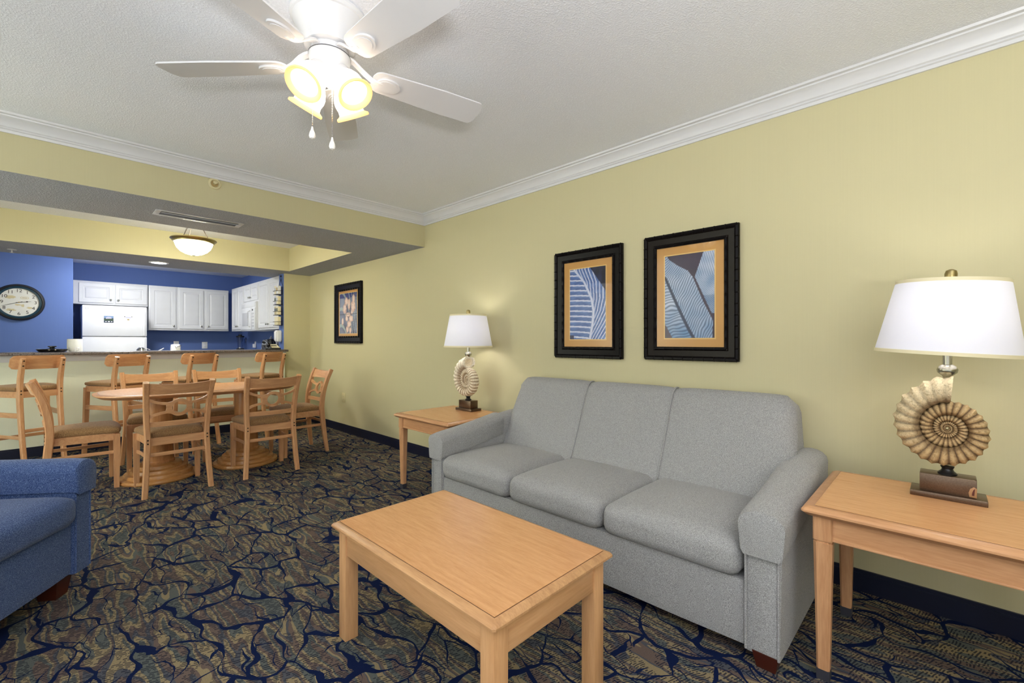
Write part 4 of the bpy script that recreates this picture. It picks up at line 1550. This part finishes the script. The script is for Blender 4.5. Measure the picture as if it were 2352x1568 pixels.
outlet('white double outlet on the blue rear kitchen wall', (2.027, YB, 1.10), 0, .088, .128, 'white')
outlet('white outlet partly hidden behind the can opener', (1.592, YB, 1.118), 0, .08, .116, 'white')
t = outlet('white outlet with a plugged in adapter beside the range', (XR, 9.20, 1.11), -pi / 2, .08, .12, 'white')
MB().box(-.005, .075, -.05, -.009, -.055, .015, .006).build('adapter', M['white'], t)
t = thing('wall_outlet', 'white surface outlet box low on the bar front behind the dining chairs', 'outlet', (.70, 6.65, .46), 0)
MB().box(-.065, .065, -.022, 0, -.085, .085, .004).build('cover_plate', M['white'], t)
for z in (-.04, .04):
    r = MB().box(-.05, .05, -.026, -.021, z - .028, z + .028, .004).build('receptacle', M['white'], t)
    MB().box(-.012, -.008, -.0268, -.0255, z - .004, z + .010).box(.008, .012, -.0268, -.0255, z - .004, z + .010).build('slot', M['ink'], r)

pt = thing('paper_towel_roll', 'white paper towel roll standing in front of the refrigerator', 'paper towel', (.192, 7.09, .908))
MB().lathe([(.020, .002), (.062, .002), (.065, .008), (.065, .284), (.062, .290), (.020, .290), (.020, .002)], 40).build('roll', M['paper'], pt, 40)
MB().lathe([(.0195, .001), (.0198, .001), (.0198, .291), (.017, .291), (.017, .001), (.0195, .001)], 20).build('core', M['tan'], pt)
MB().box(-.001, .001, -.0665, -.064, .004, .288).build('loose_edge', M['paper'], pt)

pn = thing('tray', 'round black lidded dish on the left of the bar top', 'tray', (.012, 6.72, 1.06))
MB().lathe([(0, 0), (.095, 0), (.105, .008), (.118, .026), (.121, .030), (.117, .031), (.100, .014), (0, .012)], 36).build('dish', M['black'], pn, 40)
MB().lathe([(0, .012), (.085, .014), (.080, .026), (.040, .036), (0, .040)], 32).build('lid', M['black'], pn, 40)
MB().lathe([(0, .038), (.018, .038), (.020, .048), (.034, .052), (.034, .062), (0, .064)], 20).build('knob', M['black'], pn, 40)
for x in (-.022, .022):
    MB().lathe([(0, 0), (.008, 0), (.008, .004), (0, .005)], 10, T(x, -.112, .024) @ R(70, 'X')).build('stud', M['chrome'], pn)
cp = thing('cup', 'small white cup beside the black dish', 'cup', (.165, 6.80, 1.06))
MB().lathe([(0, 0), (.022, 0), (.030, .02), (.031, .048), (.028, .048), (.026, .02), (0, .006)], 24).build('bowl', M['white'], cp, 40)
MB().tube(spline([(.028, 0, .040), (.050, 0, .036), (.048, 0, .016), (.026, 0, .012)], 4), .004, 8).build('handle', M['white'], cp)

fc = thing('faucet', 'white lever faucet just showing above the bar top', 'faucet', (.93, 7.06, .908))
MB().lathe([(0, 0), (.03, 0), (.028, .015), (.020, .03), (.019, .13), (0, .135)], 20).build('stem', M['chrome'], fc, 40)
MB().sweep([(-.02, 0, .130), (.02, 0, .150), (.062, 0, .178)], [(.026, .018), (.022, .012), (.018, .008)], (0, 1, 0), ch=.3).build('lever', M['white'], fc)
MB().tube(spline([(0, 0, .10), (0, .06, .13), (0, .14, .125), (0, .16, .09)], 4), .011, 10).build('spout', M['chrome'], fc)
db = thing('chrome_dome', 'small shiny chrome dome in front of the refrigerator corner', 'bowl', (.775, 7.10, .908))  # unidentified shiny dome, modelled as a lidded bowl
MB().lathe([(0, 0), (.040, 0), (.048, .03), (.048, .130), (.045, .135), (0, .135)], 28).build('bowl', M['chrome'], db, 40)
MB().lathe([(0, .12), (.047, .135), (.043, .165), (.024, .188), (0, .195)], 28).build('lid', M['chrome'], db, 40)
MB().sweep([(.030, 0, .182), (.060, -.005, .172), (.085, -.01, .160)], (.016, .004), (0, 1, 0)).build('spoon_handle', M['chrome'], db)
co = thing('can_opener', 'white electric can opener standing behind the bar', 'can opener', (1.118, 7.10, .908))
MB().layers([superell(a, b, z, 28, 4) for a, b, z in ((.058, .055, 0), (.056, .052, .05), (.050, .045, .20), (.046, .040, .222), (.030, .025, .226))]).build('body', M['white'], co, 40)
MB().tube([(-.014, -.046, .205), (.0, -.052, .178), (.010, -.052, .196), (.045, -.048, .208), (.052, -.045, .204)], .004, 6).build('lever', M['chrome'], co)

ph = thing('telephone', 'black desk telephone with cream faceplate at the right of the bar top', 'telephone', (2.105, 6.60, 1.06))
MB().layers([[(-.105, -.085, 0), (.085, -.085, 0), (.085, .085, 0), (-.105, .085, 0)], [(-.105, -.085, .018), (.085, -.085, .018), (.085, .085, .070), (-.105, .085, .070)]]).build('body', M['black'], ph)
fp = MB().box(-.022, .078, -.075, .075, 0, .004, M=T(0, 0, .0455) @ R(17, 'X')).build('faceplate', M['cream'], ph)
kp = MB()
for r_ in range(2):
    for c_ in range(4):
        kp.box(-.008 + c_ * .018, .004 + c_ * .018, -.012 + r_ * .024, .002 + r_ * .024, .004, .008, M=T(0, 0, .0455) @ R(17, 'X'))
kp.build('key', M['ink'], fp)
MB().tube(spline([(-.072, -.095, .050), (-.072, -.07, .085), (-.072, -.02, .098), (-.072, .03, .112), (-.072, .075, .115), (-.072, .095, .092)], 4), [.024] * 4 + [.019] * 13 + [.024] * 4, 10).build('handset', M['black'], ph)
MB().tube(spline([(-.075, -.09, .045), (-.085, -.13, .012), (-.06, -.14, .006), (-.05, -.10, .006)], 5), .006, 6).build('cord', M['black'], ph)

ds = thing('wall_dispenser', 'white rounded dispenser on the blue edge of the return wall', 'dispenser', (2.288, 6.80, 1.165), -pi / 2)
MB().cushion(-.055, .055, -.075, -.001, 0, .165, .02, n=6).build('case', M['white'], ds)
MB().box(-.045, .045, -.079, -.074, .02, .145, .002).build('cover', M['white'], ds)

br = thing('brochure_rack', 'hanging wire rack of brochures in four tiers beside the kitchen cabinets', 'rack', (2.288, 6.79, 1.40), -pi / 2)
w = MB()
for s_ in (-1, 1):
    w.tube([(s_ * .075, -.008, 0), (s_ * .075, -.008, .56)], .003, 6)
    w.tube([(s_ * .075, -.008, .56), (-s_ * .0, -.006, .66), (0, -.006, .70)], .003, 6)
w.build('frame', M['wire'], br)
MB().lathe([(0, 0), (.012, 0), (.014, .012), (0, .016)], 12, T(0, -.001, .70) @ R(90, 'X')).build('hook', M['wire'], br)
for i, z in enumerate((.0, .145, .29, .435)):
    k = MB()
    k.tube([(-.075, -.008, z), (-.075, -.082, z), (.075, -.082, z), (.075, -.008, z)], .0035, 6)
    k.tube([(-.075, -.008, z + .05), (-.075, -.086, z + .05), (.075, -.086, z + .05), (.075, -.008, z + .05)], .003, 6)
    k.box(-.075, .075, -.082, -.008, z - .002, z + .001)
    kk = k.build('tier', M['wire'], br)
for i, (z, cols) in enumerate(((.0, ('cream',)), (.145, ('sand', 'cream')), (.29, ('lilac', 'cream')), (.435, ('cream', 'white')))):
    for j, c_ in enumerate(cols):
        wd = .13 if len(cols) == 1 else .065
        x = 0 if len(cols) == 1 else (-.036 if j == 0 else .036)
        lab = ['lowest', 'second lowest', 'third', 'topmost'][i]
        sd = '' if len(cols) == 1 else (' beside a paler one' if j == 0 else ' beside a darker one')
        o = thing('brochure', '%s colour brochure in the %s tier of the wire rack, %s' % ({'cream': 'cream', 'sand': 'sand', 'lilac': 'lilac', 'white': 'white'}[c_], lab, 'filling it' if len(cols) == 1 else ('near the kitchen side' if j == 0 else 'near the room side')), 'brochure', (2.288 - .046, 6.79 - x, 1.40 + z + .003), -pi / 2, 'brochures in the wire rack')
        MB().box(-wd / 2, wd / 2, -.024, .020, 0, .118, .002).build('booklet', M[c_], o)
        if i:
            MB().box(-wd / 2 + .006, wd / 2 - .006, -.0252, -.0238, .045, .092).build('cover_picture', M[('tan', 'navyprint', 'greenprint', 'grey')[(i + j) % 4]], o)

# ------------------------------------------------------------------ wall clock
ck = thing('wall_clock', 'round clock with pale dial and dark teal frame on the blue wall', 'clock', (-.297, 9.0, 1.70))
Mk = R(90, 'X')
RC = .243
MB().lathe([(RC * .80, .002), (RC, .002), (RC + .003, .016), (RC - .008, .030), (RC * .90, .034), (RC * .885, .028), (RC * .88, .022), (RC * .80, .016), (RC * .80, .002)], 64, Mk).build('frame', M['rust'], ck, 30)
MB().lathe([(RC * .775, .016), (RC * .79, .024), (RC * .86, .028), (RC * .885, .026), (RC * .885, .018), (RC * .775, .014), (RC * .775, .016)], 64, Mk).build('inner_ring', M['teal'], ck, 30)
MB().lathe([(0, .004), (RC * .80, .004), (RC * .80, .012), (0, .012)], 64, Mk).build('dial', M['dial'], ck)


def text_mesh(body, size, name, mat, parent, M4, depth=.0006):
    cu = bpy.data.curves.new(name, 'FONT')
    cu.body = body
    cu.size = size
    cu.align_x = 'CENTER'
    cu.align_y = 'CENTER'
    cu.extrude = depth
    tmp = bpy.data.objects.new(name, cu)
    C.objects.link(tmp)
    dg = bpy.context.evaluated_depsgraph_get()
    me = bpy.data.meshes.new_from_object(tmp.evaluated_get(dg))
    bpy.data.objects.remove(tmp)
    me.transform(M4)
    me.materials.clear()
    me.materials.append(mat)
    o = bpy.data.objects.new(name, me)
    C.objects.link(o)
    o.parent = parent
    return o


for h in range(1, 13):
    a = pi / 2 - h * pi / 6
    text_mesh(str(h), .060, 'numeral', M['ink'], ck, T(RC * .635 * cos(a), -.0126, RC * .635 * sin(a)) @ R(90, 'X'))
ov = [(.052 + .040 * cos(i * pi / 12), .062 + .021 * sin(i * pi / 12)) for i in range(24)]
MB().prism(ov, .0120, .0124, Mk).build('oval_label', M['sand'], ck)
MB().prism([(.052 + (x - .052) * .82, .062 + (z - .062) * .74) for x, z in ov], .0122, .0128, Mk).build('oval_centre', M['dial'], ck)
MB().box(.030, .074, -.0134, -.0126, .058, .066).build('label_script', M['tan'], ck)
rr = random.Random(5)
for cx, cz, sx, sz_ in ((-.075, .065, .05, .022), (-.010, -.035, .03, .014), (.035, -.042, .018, .018), (.10, -.07, .035, .016), (-.075, -.105, .05, .018)):
    poly = []
    for i in range(14):
        a = 2 * pi * i / 14
        q = rr.uniform(.65, 1.15)
        poly.append((cx + sx * q * cos(a), cz + sz_ * q * sin(a)))
    MB().prism(poly, .0119, .0123, Mk).build('faded_motif', M['sand'], ck)


def hand(ang, ln, w, tail, z, nm):
    mb = MB()
    Mh = R(90, 'X') @ R(ang, 'Z')
    mb.prism([(-tail, -w * .7), (ln * .55, -w), (ln, -.0006), (ln, .0006), (ln * .55, w), (-tail, w * .7)], z, z + .001, Mh)
    if nm == 'hour_hand':
        mb.prism([(ln * .52, 0), (ln * .64, -w * 3.4), (ln * .80, 0), (ln * .64, w * 3.4)], z, z + .001, Mh)
    mb.build(nm, M['ink'], ck)


hand(8, .115, .0028, .03, .0135, 'hour_hand')
hand(199, .165, .0026, .035, .0150, 'minute_hand')
MB().cyl(.008, .012, .018, 16, Mk).build('hub', M['tan'], ck)
